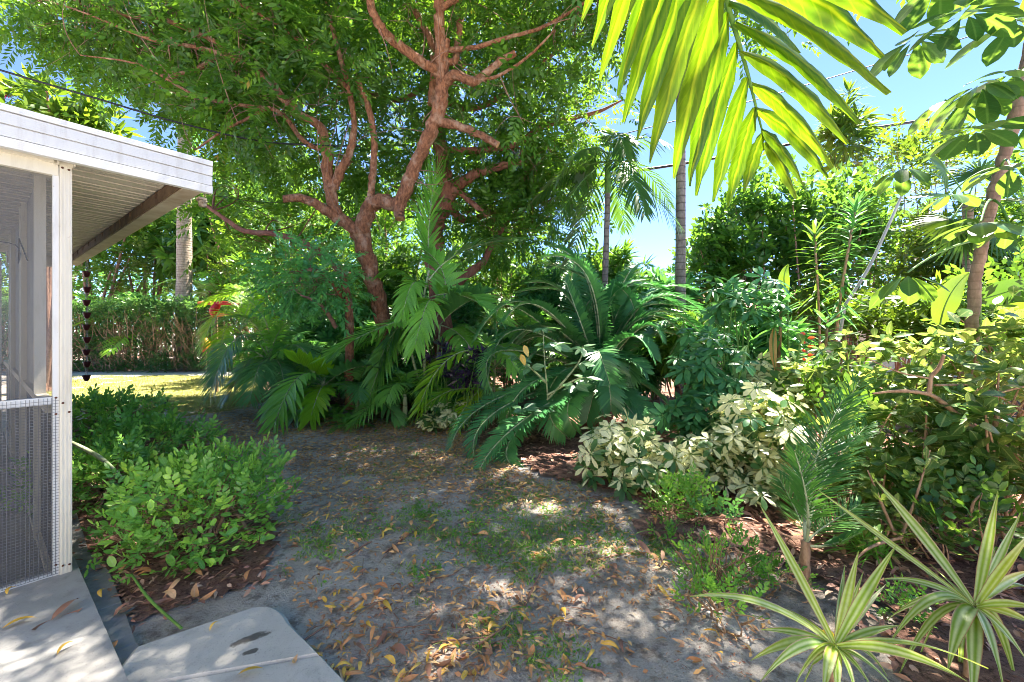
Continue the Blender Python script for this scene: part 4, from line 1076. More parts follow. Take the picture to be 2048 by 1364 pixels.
# ------------------------------------------------------------------ broad leaved feather palms in the middle
def traced_palm(name, label, base, stems_, fr, mat, group=None, nl=18, LL=.4, LW=.05, vee=12, droop=.25, ang=(68, 30), stem='stem_pale', shape=(.7, 1.0, .55), seed=0, fold=.12, r=.022, K=4):
    th = thing(name, label, 'palm', base, group)
    for s_ in stems_:
        p, rr = spline(PL(s_), np.linspace(r, r * .7, len(s_))); mb = MB(); tube(mb, p, rr, 9, rough=.04); mb.build('stem', MT[stem], th)
    for k, f in enumerate(fr):
        p0, m, t = f[:3]; kw = dict(nl=nl, LL=LL, LW=LW, vee=vee, droop=droop, mat=mat, roll=0, ang=ang); kw.update(f[3] if len(f) > 3 else {})
        mb = MB()
        frond(mb, thru(P(*p0), P(*m), P(*t), 14), int(kw['nl'] * 1.2), kw['LL'], kw['LW'] * 1.35, ang=kw['ang'], vee=kw['vee'], droop=kw['droop'], start=.22, rad=(.011, .003), seed=seed + k, K=K, shape=shape, fold=fold, jit=5, roll=kw['roll'])
        mb.build('frond', [MT[kw['mat']], MT['stem_pale']], th)
    return th
traced_palm('clustered_palm', 'clustered feather palm with pale slender stems and one tall upright frond', G(850, 828),
    [[(848, 832, 6.5), (849, 720, 6.4), (846, 610, 6.3), (858, 540, 6.2)], [(858, 832, 6.55), (822, 700, 6.5), (826, 620, 6.4)], [(868, 825, 6.7), (873, 740, 6.6), (880, 650, 6.5)]],
    [((858, 560, 6.9), (858, 450, 6.9), (874, 335, 6.85), dict(LL=.62, LW=.045, nl=30, vee=4, droop=.06, ang=(58, 24))),
     ((850, 625, 6.3), (745, 662, 5.6), (655, 712, 5.1), dict(LL=.42, LW=.04, nl=26, droop=.2)),
     ((848, 590, 6.6), (805, 545, 6.6), (762, 548, 6.6), dict(LL=.30, nl=20, droop=.5)),
     ((850, 600, 6.3), (920, 590, 5.9), (1000, 640, 5.5), dict(LL=.48, nl=20, vee=30)),
     ((858, 560, 6.2), (930, 500, 6.2), (1040, 478, 6.2), dict(LL=.5, nl=22, mat='leaf_palm_blue')),
     ((846, 600, 6.4), (828, 565, 6.1), (805, 630, 5.8), dict(LL=.30, nl=18, droop=.45)),
     ((880, 650, 6.5), (910, 620, 6.2), (960, 590, 5.9), dict(LL=.55, LW=.06, nl=16, vee=35, mat='leaf_palm_blue')),
     ((870, 660, 6.4), (860, 600, 6.0), (830, 690, 5.6), dict(LL=.4, nl=16, droop=.5)),
     ((880, 650, 6.5), (930, 680, 6.0), (960, 750, 5.6), dict(LL=.4, nl=16, droop=.5)),
     ((850, 620, 6.3), (800, 650, 6.1), (760, 720, 5.9), dict(LL=.42, nl=16, droop=.5, mat='leaf_palm_blue')),
     ((870, 640, 6.5), (890, 560, 6.6), (850, 500, 6.8), dict(LL=.5, nl=18)),
     ((826, 640, 6.5), (790, 640, 6.4), (760, 680, 6.3), dict(LL=.32, nl=18, droop=.4)),
     ((822, 640, 6.4), (780, 690, 6.0), (740, 790, 5.7), dict(LL=.38, nl=16, droop=.4))], 'leaf_palm', seed=700)
traced_palm('young_palm', 'low young palm with broad glossy leaflets at the mulch edge', G(655, 822),
    [[(655, 824, 6.5), (650, 780, 6.4), (648, 762, 6.35)]],
    [((648, 770, 6.35), (632, 745, 6.2), (590, 722, 6.0), dict(mat='leaf_palm_lime', LL=.36, LW=.07, nl=12, vee=38, droop=.05)),
     ((648, 772, 6.35), (600, 752, 5.9), (548, 850, 5.4), dict(LL=.42, nl=14, droop=.3)),
     ((648, 772, 6.35), (590, 765, 6.0), (556, 800, 5.7), dict(LL=.36, nl=14, droop=.35)),
     ((650, 770, 6.35), (710, 735, 6.1), (768, 742, 5.9), dict(LL=.36, LW=.06, nl=12, vee=25, droop=.1, mat='leaf_palm_blue')),
     ((650, 775, 6.35), (640, 780, 5.9), (622, 832, 5.6), dict(mat='leaf_palm_lime', LL=.3, LW=.05, nl=12)),
     ((650, 772, 6.35), (690, 770, 6.1), (735, 800, 5.9), dict(LL=.3, nl=12)),
     ((650, 772, 6.35), (612, 790, 6.0), (590, 830, 5.8), dict(LL=.3, nl=12)),
     ((648, 770, 6.35), (660, 720, 6.5), (690, 690, 6.6), dict(LL=.3, nl=12))], 'leaf_palm', seed=730, shape=(.8, 1.0, .8))
traced_palm('young_palm', 'yellow green young palm drooping between purple leaves and cycad', G(985, 845),
    [[(985, 846, 6.0), (988, 770, 5.9), (990, 720, 5.8)]],
    [((990, 712, 5.8), (905, 712, 5.3), (838, 815, 5.0), dict(LL=.34, nl=18, mat='leaf_palm_lime')),
     ((985, 790, 5.8), (915, 778, 5.4), (845, 818, 5.1), dict(LL=.30, nl=18, mat='leaf_palm_lime')),
     ((990, 712, 5.8), (1000, 690, 5.5), (1030, 735, 5.2), dict(LL=.3, nl=14)),
     ((990, 715, 5.8), (965, 680, 6.0), (930, 655, 6.2), dict(LL=.32, nl=14)),
     ((988, 760, 5.8), (940, 800, 5.5), (915, 850, 5.3), dict(LL=.26, nl=14, mat='leaf_palm_lime'))], 'leaf_palm', seed=760, LW=.04, shape=(.7, 1., .6))
# fine leaved palms at the left of the tree
traced_palm('fine_leaved_palm', 'blue green fine leaved palm arching over the lawn edge', G(548, 812),
    [[(548, 814, 7.2), (545, 760, 7.1), (540, 720, 7.0)]],
    [((540, 722, 7.0), (480, 672, 6.4), (420, 790, 5.9), dict()), ((540, 722, 7.0), (470, 700, 6.7), (432, 770, 6.3), dict()),
     ((540, 720, 7.0), (500, 640, 6.8), (430, 650, 6.5), dict(mat='leaf_palm')), ((540, 720, 7.0), (530, 640, 7.0), (480, 590, 7.1), dict(mat='leaf_palm')),
     ((540, 722, 7.0), (560, 660, 7.0), (600, 640, 7.0), dict(mat='leaf_palm')), ((540, 722, 7.0), (590, 690, 6.7), (630, 740, 6.4), dict()),
     ((540, 724, 7.0), (520, 730, 6.5), (500, 800, 6.1), dict()), ((540, 724, 7.0), (560, 730, 6.6), (570, 800, 6.3), dict()),
     ((540, 722, 7.0), (520, 660, 7.4), (450, 620, 7.8), dict(mat='leaf_palm_lime')), ((540, 724, 7.0), (500, 720, 6.8), (455, 800, 6.5), dict())],
    'leaf_palm_blue', seed=790, nl=46, LL=.42, LW=.016, vee=14, droop=.4, fold=0, K=3, shape=(.6, 1., .3), ang=(66, 36))
traced_palm('fine_leaved_palm', 'sunlit yellow green feather palm beside the red ornament', G(470, 795),
    [[(470, 796, 8.6), (475, 720, 8.6), (480, 660, 8.6)]],
    [((480, 662, 8.6), (500, 585, 8.6), (400, 610, 8.6), dict()), ((480, 662, 8.6), (440, 625, 8.3), (405, 700, 8.0), dict()), ((480, 662, 8.6), (450, 660, 8.2), (440, 740, 7.9), dict()),
     ((480, 662, 8.6), (520, 570, 8.9), (560, 560, 9.2), dict()), ((480, 662, 8.6), (480, 590, 9), (450, 570, 9.2), dict()), ((480, 662, 8.6), (530, 630, 8.5), (570, 680, 8.3), dict())],
    'leaf_palm_lime', seed=820, nl=38, LL=.42, LW=.02, vee=14, droop=.35, fold=0, K=3, shape=(.6, 1., .3))
# dark filler palms under the trees
for k, (px, py, Y, z, lab) in enumerate([(610, 812, 8.2, .95, 'dark feather palm in the shade behind the sapling'), (780, 805, 7.9, 1.05, 'dark feather palm directly behind the main trunk'), (960, 800, 7.8, 1.0, 'dark feather palm behind the purple leaved plants'),
                              (1060, 800, 8.0, 1.2, 'dark feather palm between cycad and second trunk'), (700, 800, 7.4, .6, 'small dark palm between sapling and main trunk')]):
    b = P(px, py, Y); radial_palm('shade_palm', lab, b, z, 12, 1.05, .38, .05, 'leaf_palm' if k % 2 else 'leaf_palm_blue', 840 + k, group='shade palms under the trees', r=.04, el=(80, 5), nl=24, sag=.5, fold=.1)

for k, (px, Y, z, n_, mt, lab) in enumerate([(590, 7.2, .75, 14, 'leaf_palm', 'feathery palm arching left of the sapling stem'), (715, 6.5, .42, 12, 'leaf_palm_blue', 'low feathery palm at the main trunk foot'), (810, 6.1, .40, 12, 'leaf_palm', 'low feathery palm before the pale palm stems'),
                              (520, 8.0, .8, 12, 'leaf_palm', 'feathery palm between lawn and sapling'), (925, 6.5, .55, 12, 'leaf_palm', 'feathery palm behind the purple leaved plants')]):
    radial_palm('feathery_palm', lab, P(px, 800, Y), z, n_, 1.0, .34, .026, mt, 1040 + k, group='feathery palms under the trees', r=.035, el=(80, 0), nl=30, sag=.6, droop=.35, az0=k * .7)
# purple leaved plants
for k, (px, py, Y, lab) in enumerate([(925, 752, 5.5, 'purple leaved plant below the yellow green palm frond'), (955, 722, 5.55, 'purple leaved plant nearest the cycad fronds'), (890, 705, 5.9, 'purple leaved plant beside the pale palm stems')]):
    bush('purple_plant', lab, 'plant', P(px, py, Y) - np.array([0, 0, .05]), (.24, .2, .2), 20, T_ROS, .13, 'leaf_purple', 860 + k, 'purple leaved plants', nst=6, r0=.012, stem='stem_green')

# understorey that closes the view under the crowns
UND = [  # px, py, Y, rx, ry, rz, n, size, mat, tm, label
    (600, 660, 9.0, .9, .8, 1.0, 190, .22, 'leaf_broad_dark', T_TWIG, 'dark glossy shrub behind the fine leaved palm'),
    (690, 690, 8.6, .8, .7, .8, 170, .22, 'leaf_broad_dark', T_ROS, 'dark rosette shrub behind the sapling stem'),
    (790, 600, 9.6, 1.0, .8, 1.3, 200, .28, 'leaf_broad', T_ROS2, 'strap leaved shrub between the two tree trunks'),
    (900, 640, 9.4, 1.0, .8, 1.1, 190, .26, 'leaf_broad_dark', T_ROS2, 'dark strap leaved shrub at the foot of the second trunk'),
    (1010, 600, 9.6, 1.1, .8, 1.2, 220, .26, 'leaf_broad', T_TWIG_B, 'mid green shrub under the right side of the crown'),
    (1110, 610, 9.0, .8, .7, 1.1, 190, .28, 'leaf_broad_dark', T_ROS2, 'dark strap leaved shrub behind the cycad'),
    (1225, 590, 8.4, .8, .6, .95, 170, .30, 'leaf_broad', T_ROS2, 'pale strap leaved shrub at the foot of the slim palm'),
    (1275, 735, 7.4, .55, .45, .45, 130, .22, 'leaf_broad_dark', T_ROS2, 'low dark clump behind the cycad trunk'),
    (1120, 745, 7.3, .55, .4, .42, 120, .22, 'leaf_broad', T_ROS2, 'low strap leaved clump left behind the cycad'),
    (1020, 720, 7.6, .6, .4, .5, 120, .22, 'leaf_broad_dark', T_TWIG_B, 'low dark shrub between purple plants and cycad'),
    (560, 730, 8.6, .6, .4, .5, 120, .22, 'leaf_broad_dark', T_TWIG_B, 'low dark shrub behind the arching fine palm'),
    (1365, 690, 6.7, .5, .4, .5, 110, .24, 'leaf_broad', T_ROS2, 'strap leaved clump at the foot of the tall bare trunk'),
    (1520, 700, 5.6, .5, .4, .5, 110, .22, 'leaf_broad_dark', T_ROS2, 'dark strap leaved clump behind the hanging tan leaf'),
    (1310, 620, 8.0, .7, .6, .7, 120, .26, 'leaf_broad_dark', T_ROS, 'low dark shrub behind the cycad fronds on the right'),
    (640, 740, 7.4, .55, .5, .4, 110, .20, 'leaf_palm_blue', T_ROS2, 'low strap leaved clump behind the bright young palm'),
    (800, 760, 7.0, .5, .4, .45, 110, .20, 'leaf_broad_dark', T_ROS2, 'low strap leaved clump beside the trunk foot'),
    (900, 780, 6.7, .45, .4, .35, 90, .18, 'leaf_broad_dark', T_ROS2, 'low strap leaved clump under the purple plants'),
    (575, 560, 11.5, 1.3, 1.0, 1.6, 240, .30, 'leaf_broad', T_PIN2, 'feathery green shrub left of the sapling crown'),
    (500, 540, 14.8, 1.2, 1.0, 1.8, 220, .30, 'leaf_sunny', T_TWIG, 'sunlit shrub beyond the yellow green palm')]
for k, (px, py, Y, rx, ry, rz, n, sz, mt, tm, lab) in enumerate(UND):
    bush('understorey_shrub', lab, 'shrub', P(px, py, Y), (rx, ry, rz), int(n * 1.7), tm, sz * 1.15, mt, 880 + k, 'understorey shrubs', shell=.55)
# small ferns on the mulch
rngf = np.random.default_rng(4)
for k, (px, py, lab) in enumerate([(675, 835, 'small bright fern on the mulch left of centre'), (735, 820, 'small bright fern below the young palm'), (700, 858, 'small fern at the sand edge'), (650, 845, 'small fern under the bright young palm')]):
    radial_palm('fern', lab, G(px, py), .06, 10, .42, .10, .02, 'leaf_groundcover', 910 + k, group='ferns on the mulch', r=.012, trunk='stem_green', el=(70, 10), nl=16, sag=.45, rf=(.004, .001), cat='fern', start=.1)

# ------------------------------------------------------------------ slim palms against the sky
b = P(1196, 660, 7.0)
radial_palm('slim_palm', 'slender palm with ragged crown against the sky left of the bare trunk', b, 3.55, 15, 1.35, .40, .04, 'leaf_palm_sun', 931, r=.052, trunk='bark_palm_slim', el=(85, -35), nl=26, sag=.8, droop=.5, shaft=.6, lean=(.16, 0), vee=5)
b = P(1360, 660, 7.3)
radial_palm('tall_palm', 'tall palm with straight ringed grey trunk behind the cycad', b, 8.6, 14, 1.9, .5, .05, 'leaf_palm_sun', 932, r=.078, trunk='bark_palm_slim', el=(80, -25), nl=34, sag=.5, shaft=.9, lean=(.02, 0))
b = P(367, 660, 13.6)
radial_palm('tall_palm', 'stout palm trunk rising behind the clipped hedge beside the porch roof', b, 8.6, 16, 2.9, .7, .05, 'leaf_palm', 933, r=.205, trunk='bark_palm', el=(80, -20), nl=36, sag=.5, shaft=1.1, lean=(.04, 0))

# ------------------------------------------------------------------ hedge behind the lawn
rng = np.random.default_rng(31)
h0, h1 = P(-60, 745, 12.9), P(455, 745, 12.9)
hedge = thing('hedge', 'clipped hedge of small leaves and bare brown twigs behind the lawn', 'hedge', ((h0[0] + h1[0]) / 2, 13.2, 0))
n = 8200
x = rng.uniform(h0[0], h1[0], n); z = rng.uniform(.02, 2.05, n) ; yy = 12.9 + rng.random(n) ** 2.2 * .9 + (vnoise(x * 2, z * 2.5, 5) - .5) * .35
top = rng.random(n) < .25
z[top] = 2.0 + rng.normal(0, .09, top.sum()) + (vnoise(x[top] * 1.5, x[top] * 0, 6) - .5) * .3; yy[top] = 12.9 + rng.random(top.sum()) * 1.1
p = np.c_[x, yy, z]
d = nrm(np.c_[rng.normal(0, .6, n), rng.normal(-.7, .4, n), rng.normal(.3, .5, n)])
keep = vnoise(x * 3.1, z * 3.1, 9) > .2
foliage(hedge, p[keep], d[keep], T_TWIG_S, .19, 'leaf_hedge', rng)
mb = MB()
for k in range(900):
    bx_ = rng.uniform(h0[0], h1[0]); a = np.array([bx_, 12.75 + rng.random() * .5, rng.uniform(0, 1.3)]); e = a + np.array([rng.normal(0, .25), rng.normal(-.1, .12), rng.uniform(.3, .95)])
    tube(mb, bez(a, .5 * (a + e) + rng.normal(0, .07, 3), e, 5), np.linspace(.012, .004, 5), 3, cap=False)
mb.build('twigs', MT['stem_brown'], hedge, kind='stuff')
for k in range(26):
    bx_ = h0[0] + (k + .5) / 26 * (h1[0] - h0[0]); mb = MB()
    tube(mb, [(bx_, 13.35, 0), (bx_ + rng.normal(0, .06), 13.3, .7), (bx_ + rng.normal(0, .12), 13.35, 1.6)], [.035, .028, .015], 6, cap=False); mb.build('stem', MT['stem_brown'], hedge)
# trees and palms behind the hedge
BT = [(190, 490, 17, 2.4, 2.0, 2.6, 320, .42, 'leaf_broad', T_TWIG, 'broad leaved tree behind the hedge nearest the porch'),
      (300, 500, 18, 2.2, 2.0, 2.7, 300, .42, 'leaf_sunny', T_TWIG, 'sunlit broad leaved tree left of the stout palm trunk'),
      (420, 470, 18, 2.4, 2.0, 3.0, 330, .42, 'leaf_broad', T_ROS, 'dark leaved tree right of the stout palm trunk'),
      (520, 430, 17, 2.6, 2.0, 3.0, 340, .42, 'leaf_broad', T_TWIG, 'leafy tree behind the left side of the crown'),
      (90, 420, 19, 2.6, 2, 3.0, 280, .45, 'leaf_broad_dark', T_TWIG, 'dark tree seen through the porch screen'),
      (680, 480, 16, 2.6, 2.0, 2.6, 300, .40, 'leaf_broad', T_TWIG, 'green tree seen between the red limbs'),
      (770, 470, 13.5, 1.7, 1.2, 1.7, 150, .36, 'leaf_broad', T_TWIG, 'leafy tree filling the gap right of the main trunk'),
      (990, 505, 13, 1.6, 1.0, 1.3, 140, .36, 'leaf_broad', T_TWIG, 'leafy tree low behind the second trunk limb'),
      (-120, 500, 16, 2.6, 2.0, 2.4, 240, .42, 'leaf_broad', T_TWIG, 'tree beyond the far end of the porch'),
      (600, 610, 15, 2.4, 1.5, 1.5, 220, .36, 'leaf_broad_dark', T_TWIG, 'low dark bush behind the sapling'),
      (830, 590, 15, 2.6, 1.5, 1.6, 240, .36, 'leaf_broad', T_ROS2, 'low bush seen past the second trunk'),
      (1060, 600, 14, 2.4, 1.4, 1.3, 240, .34, 'leaf_sunny', T_ROS2, 'low sunlit bush behind the cycad crown')]
for k, (px, py, Y, rx, ry, rz, n, sz, mt, tm, lab) in enumerate(BT):
    bush('background_tree', lab, 'tree', P(px, py, Y), (rx, ry, rz), int(n * 2.0), T_TWIG_B if tm is T_TWIG else tm, sz * 1.2, mt, 950 + k, 'trees beyond the hedge', nst=9, r0=.09, shell=.6)
FT = [(-300, 22, 4.2), (0, 23, 4.6), (250, 24, 4.4), (480, 22, 3.8), (700, 23, 3.6), (900, 22, 3.2), (1080, 23, 2.9), (1250, 22, 2.7), (1420, 23, 3.2), (1600, 22, 3.6), (1800, 24, 3.8), (2000, 22, 4.2), (2250, 23, 4.4)]
for k, (px, Y, h) in enumerate(FT):
    bush('far_tree', 'dark leafy tree closing the far view, %s of the row counted from the porch' % ['first', 'second', 'third', 'fourth', 'fifth', 'sixth', 'seventh', 'eighth', 'ninth', 'tenth', 'eleventh', 'twelfth', 'last'][k], 'tree', (P(px, 660, Y)[0], Y, h * .48), (3.6, 1.4, h * .55), 420, T_TWIG_B, .62, 'leaf_broad' if k % 2 else 'leaf_broad_dark', 1000 + k, 'far trees behind everything', nst=8, r0=.08, shell=.6)
for k, (px, Y, z, n, mt, lab) in enumerate([(258, 14.6, 1.5, 9, 'leaf_palm', 'feather palm with upright fronds behind the hedge'), (300, 14.2, 1.2, 8, 'leaf_palm_lime', 'small sunlit palm beside the stout trunk'), (205, 15, 1.4, 8, 'leaf_palm_lime', 'sunlit palm under the far eave'), (440, 15.5, 2.4, 10, 'leaf_palm', 'feather palm right of the stout trunk')]):
    radial_palm('feather_palm', lab, P(px, 660, Y), z, n, 2.4, .55, .05, mt, 970 + k, group='feather palms behind the hedge', r=.06, el=(85, 10), nl=30, sag=.45, az0=k)
# bright tree showing above the porch roof
fr = bush('flowering_tree', 'bright yellow green rosette leaved tree above the porch roof', 'tree', P(95, 250, 9.0), (1.75, 1.0, .8), 170, T_ROS, .42, 'leaf_sunny', 990, nst=10, r0=.06, shell=.5, up=1.0)
mb = MB(); rng = np.random.default_rng(3)
for k in range(16):
    c = P(8 + rng.normal(0, 10), 186 + rng.normal(0, 7), 9.0); blades(mb, np.repeat(c[None], 5, 0), rng.normal(0, 1, (5, 3)) + [0, -.5, .5], rng.normal(0, 1, (5, 3)), .07, .05, K=3, prof='oval')
mb.build('blossom', MT['flower_pink'], fr)

# ornaments behind the lawn
orn = thing('garden_ornament', 'bright red ornament with outstretched arms above the hedge end', 'ornament', P(432, 700, 8.9))
mb = MB(); tube(mb, [P(434, 784, 8.9), P(432, 634, 8.9)], .025, 6); mb.build('stake', MT['stem_brown'], orn)
mb = MB(); p, r = spline(PL([(430, 634, 8.9), (427, 622, 8.9), (433, 612, 8.9), (432, 604, 8.9)]), [.05, .085, .075, .045]); tube(mb, p, r, 8); mb.build('body', MT['ornament_red'], orn)
for a, b in ((432, 478), (430, 396)):
    mb = MB(); p, r = spline(PL([(a, 608, 8.9), ((a * 2 + b) / 3, 606, 8.87), (b, 609 if b > 432 else 606, 8.84)]), [.052, .042, .025]); tube(mb, p, r, 7); mb.build('arm', MT['ornament_red' if b > 432 else 'ornament_orange'], orn)
mb = MB(); p, r = spline(PL([(436, 630, 8.9), (455, 629, 8.84), (470, 627, 8.8)]), [.042, .028, .01]); tube(mb, p, r, 6); mb.build('tail', MT['ornament_orange'], orn)
orn2 = thing('bird_ornament', 'small yellow and red bird ornament in front of the hedge end', 'ornament', P(413, 745, 12.2))
mb = MB(); tube(mb, [P(413, 745, 12.2), P(413, 694, 12.2)], .012, 5); mb.build('stake', MT['stem_brown'], orn2)
mb = MB(); p, r = spline(PL([(416, 698, 12.2), (413, 688, 12.2), (410, 680, 12.2), (407, 677, 12.2)]), [.03, .11, .085, .02]); tube(mb, p, r, 8); mb.build('body', MT['ornament_yellow'], orn2)
mb = MB(); p, r = spline(PL([(409, 690, 12.15), (407, 698, 12.1), (406, 704, 12.1)]), [.04, .05, .01]); tube(mb, p, r, 6); mb.build('wing', MT['ornament_red'], orn2)

# grey service pole behind the second trunk
pl = thing('utility_pole', 'pale grey pole behind the second trunk', 'pole', P(912, 700, 14))
mb = MB(); a = P(912, 700, 14); tube(mb, [(a[0], a[1], 0), (a[0], a[1], 5)], .13, 10); mb.build('shaft', MT['pole_grey'], pl)
# overhead wires
def wire(name, label, pts, r):
    p, rr = spline(PL(pts), [r] * len(pts), 8); mb = MB(); tube(mb, p, rr, 6); o = mb.build(name, MT['black_rubber']); tag(o, label, 'cable', 'overhead cables')
wire('overhead_cable', 'black cable sagging from the upper left to the red limbs', [(-260, 60, 4.2), (0, 140, 4.6), (190, 196, 5.0), (360, 246, 5.4), (520, 282, 5.8), (650, 291, 6.05), (720, 292, 6.2)], .011)
wire('overhead_cable', 'thin cable from the roof corner lamp to the cut limb', [(398, 384, 2.9), (440, 393, 3.6), (500, 402, 4.6), (566, 406, 5.9)], .0035)
wire('overhead_cable', 'thick dark cable behind the foreground frond', [(1080, 372, 11), (1200, 350, 11), (1330, 333, 11), (1520, 300, 11), (1700, 264, 11), (1850, 240, 11), (2100, 200, 11)], .035)
wire('overhead_cable', 'upper thin cable crossing the sky behind the foreground frond', [(1180, 285, 11.5), (1290, 257, 11.5), (1480, 208, 11.5), (1680, 150, 11.5), (1900, 85, 11.5), (2100, 20, 11.5)], .014)

# sprinkler riser
sr = thing('sprinkler_riser', 'white plastic sprinkler riser with black head beside the shrub', 'sprinkler', G(332, 838))
b = G(332, 838); mb = MB(); tube(mb, [b - [0, 0, .05], b + [.01, 0, .19]], .024, 10); mb.build('pipe', MT['pvc_white'], sr)
mb = MB(); lathe(mb, b + [.01, 0, .19], [(0, 0), (.03, 0), (.03, .05), (.02, .055), (.02, .1), (0, .1)], 10); mb.build('head', MT['black_rubber'], sr)
# ------------------------------------------------------------------ clipped shrubs along the patio
_b = MB(); blades(_b, [[0, 0, 0]], [0, 1, 0], [1, 0, 0], 1.0, .56, K=5, prof='oval', fold=.09, droop=.15); LEAF_OV = _b.mesh('leaf', [MT['leaf_shrub']])
_b = MB(); blades(_b, [[0, 0, 0]], [0, 1, 0], [1, 0, 0], 1.0, .48, K=5, prof='lance', fold=.12, droop=.3); LEAF_OV2 = _b.mesh('leaf', [MT['leaf_shrub']])
def clipped_shrub(label, c, rad, nobj, nbulk, seed, size=.085, nst=14, cat='shrub'):
    rng = np.random.default_rng(seed)
    c = np.asarray(c, float)
    base = np.array([c[0], c[1], 0.0])
    th = thing('clipped_shrub', label, cat, base, 'clipped shrubs along the patio')
    p, d = ell_clumps(c, rad, nbulk, rng, .38, .5, -.7)
    p[:, 2] = np.minimum(p[:, 2], c[2] + rad[2] * .55 + rng.normal(0, .02, len(p)))
    k = p[:, 2] > .04; p, d = p[k], d[k]
    for s in range(nst):
        b = base + np.array([rng.normal(0, rad[0] * .3), rng.normal(0, rad[1] * .3), -.03])
        e = p[rng.integers(len(p))]; mid = .5 * (b + e) + np.array([rng.normal(0, .04), rng.normal(0, .04), .05])
        mb = MB(); tube(mb, bez(b, mid, e, 7), np.linspace(.013, .004, 7), 6); mb.build('stem', MT['stem_brown'], th)
    mb = MB()
    for e in p[rng.choice(len(p), min(130, len(p)), replace=False)]:
        b = c + (e - c) * rng.uniform(.25, .6); tube(mb, bez(b, .5 * (b + e) + rng.normal(0, .03, 3), e, 5), np.linspace(.005, .002, 5), 3, cap=False)
    mb.build('twigs', MT['stem_brown'], th, kind='stuff')
    foliage(th, p, d, T_TWIG, size * 2.3, 'leaf_shrub', rng)
    # the outermost leaves, nearest the viewer, one by one
    q, dq = ell_clumps(c, np.asarray(rad) * 1.04, nobj * 3, rng, .12, .3, -.6)
    q[:, 2] = np.minimum(q[:, 2], c[2] + rad[2] * .58 + rng.normal(0, .025, len(q)))
    vis = ((q - c) @ nrm(np.array([0, 0, CZ]) - c) > -.02) & (q[:, 2] > .06)
    q, dq = q[vis][:nobj], dq[vis][:nobj]
    for a, dd in zip(q, dq):
        dd = nrm(dd * np.array([1, 1, .4]) + rng.normal(0, .5, 3))
        up = nrm(np.array([0, -.35, 1.0]) + rng.normal(0, .35, 3))
        inst('leaf', LEAF_OV if rng.random() < .7 else LEAF_OV2, th, mat4(frame(dd, up), a, size * rng.uniform(.6, 1.3)))
    return th
clipped_shrub('clipped oval leaved shrub nearest the path slab', np.array([-1.90, 2.68, .17]), (.42, .52, .48), 298, 520, 101, .054)
clipped_shrub('clipped oval leaved shrub between the porch post and the near shrub', P(215, 965, 3.35), (.5, .42, .34), 190, 320, 102, .058)
clipped_shrub('low dark green shrub at the lawn corner below the rain chain', P(215, 838, 5.2), (.62, .5, .27), 110, 240, 103, .075)
clipped_shrub('low spreading shrub below the sprinkler riser', P(290, 893, 4.1), (.66, .42, .23), 150, 220, 104, .07)
# fallen palm petiole leaning in the shrub
o_ = MB(); p, r = spline(PL([(133, 880, 3.0), (200, 915, 2.8), (250, 960, 2.7)]), [.012, .014, .006]); tube(o_, p, r, 6); o = o_.build('leaf_stalk', MT['stem_pale'], origin=p[0]); tag(o, 'pale green leaf stalk leaning on the shrub beside the post', 'stalk')
o_ = MB(); p, r = spline(np.array([G(263, 1188) + [0, 0, .10], G(300, 1225) + [0, 0, .06], G(363, 1262, .045) + [0, 0, .012]]), [.005, .007, .006]); tube(o_, p, r, 6); o = o_.build('leaf_stalk', MT['stem_green'], origin=p[0]); tag(o, 'green cut stalk lying against the path slab', 'stalk')

# ------------------------------------------------------------------ scheffleras: every palmate leaf is a part
def palmates(mats, n=6, L=1.0, seed=0, **kw):
    out = []
    for k in range(n):
        mb = MB(); _palmate(mb, n=7 + k % 3, L=L, seed=seed + k, **kw); tube(mb, bez([0, 0, 0], [0, -.25, -.2], [0, -.5, -.6], 5), [.014] * 5, 4, cap=False, mat=1)
        out.append(mb.mesh('leaf', [MT[m] for m in mats]))
    return out
PV = palmates(('leaf_variegated', 'stem_green'), seed=11, Wd=.40, droop=.3)
PG = palmates(('leaf_schefflera', 'stem_green'), seed=31, Wd=.36, droop=.4)
def schefflera(label, c, rad, n, meshes, size, seed, group, nst=8, stem='stem_green', base=None, mixin=None):
    rng = np.random.default_rng(seed); c = np.asarray(c, float)
    base = np.array([c[0], c[1] + .1, 0.0]) if base is None else base
    th = thing('schefflera', label, 'shrub', base, group)
    p, d = ell_clumps(c, rad, n, rng, .5, .5, -.85); p = p + rng.normal(0, .035, p.shape)
    k = (p[:, 2] > .1); p, d = p[k], d[k]
    for s in range(nst):
        e = p[rng.integers(len(p))]; b = base + np.array([rng.normal(0, .08), rng.normal(0, .06), -.03])
        mb = MB(); tube(mb, bez(b, .5 * (b + e) + rng.normal(0, .05, 3), e, 7), np.linspace(.014, .006, 7), 6); mb.build('stem', MT[stem], th)
    for a, dd in zip(p, d):
        o = nrm((a - c) / np.asarray(rad) + np.array([0, -.25, .25]))
        up = nrm(o * .9 + np.array([0, -.25, .7]) + rng.normal(0, .25, 3))     # leaf faces outwards
        fw = np.cross(up, rng.normal(0, 1, 3))
        fw = nrm(np.array([o[0], o[1], -.3]) + rng.normal(0, .4, 3))
        ms = meshes if mixin is None or rng.random() > mixin[1] else mixin[0]
        inst('leaf', ms[rng.integers(len(ms))], th, mat4(frame(fw, up), a, size * rng.uniform(.75, 1.2)))
    return th
schefflera('cream variegated schefflera in front of the cycad trunk', P(1235, 918, 3.65), (.34, .32, .38), 150, PV, .115, 201, 'variegated scheffleras')
schefflera('cream variegated schefflera spilling to the sand edge', P(1330, 940, 3.55), (.42, .30, .26), 120, PV, .115, 202, 'variegated scheffleras')
schefflera('cream variegated schefflera behind the fine leaved young palm', P(1510, 890, 3.45), (.45, .36, .48), 165, PV, .115, 203, 'variegated scheffleras', mixin=(PG, .12))
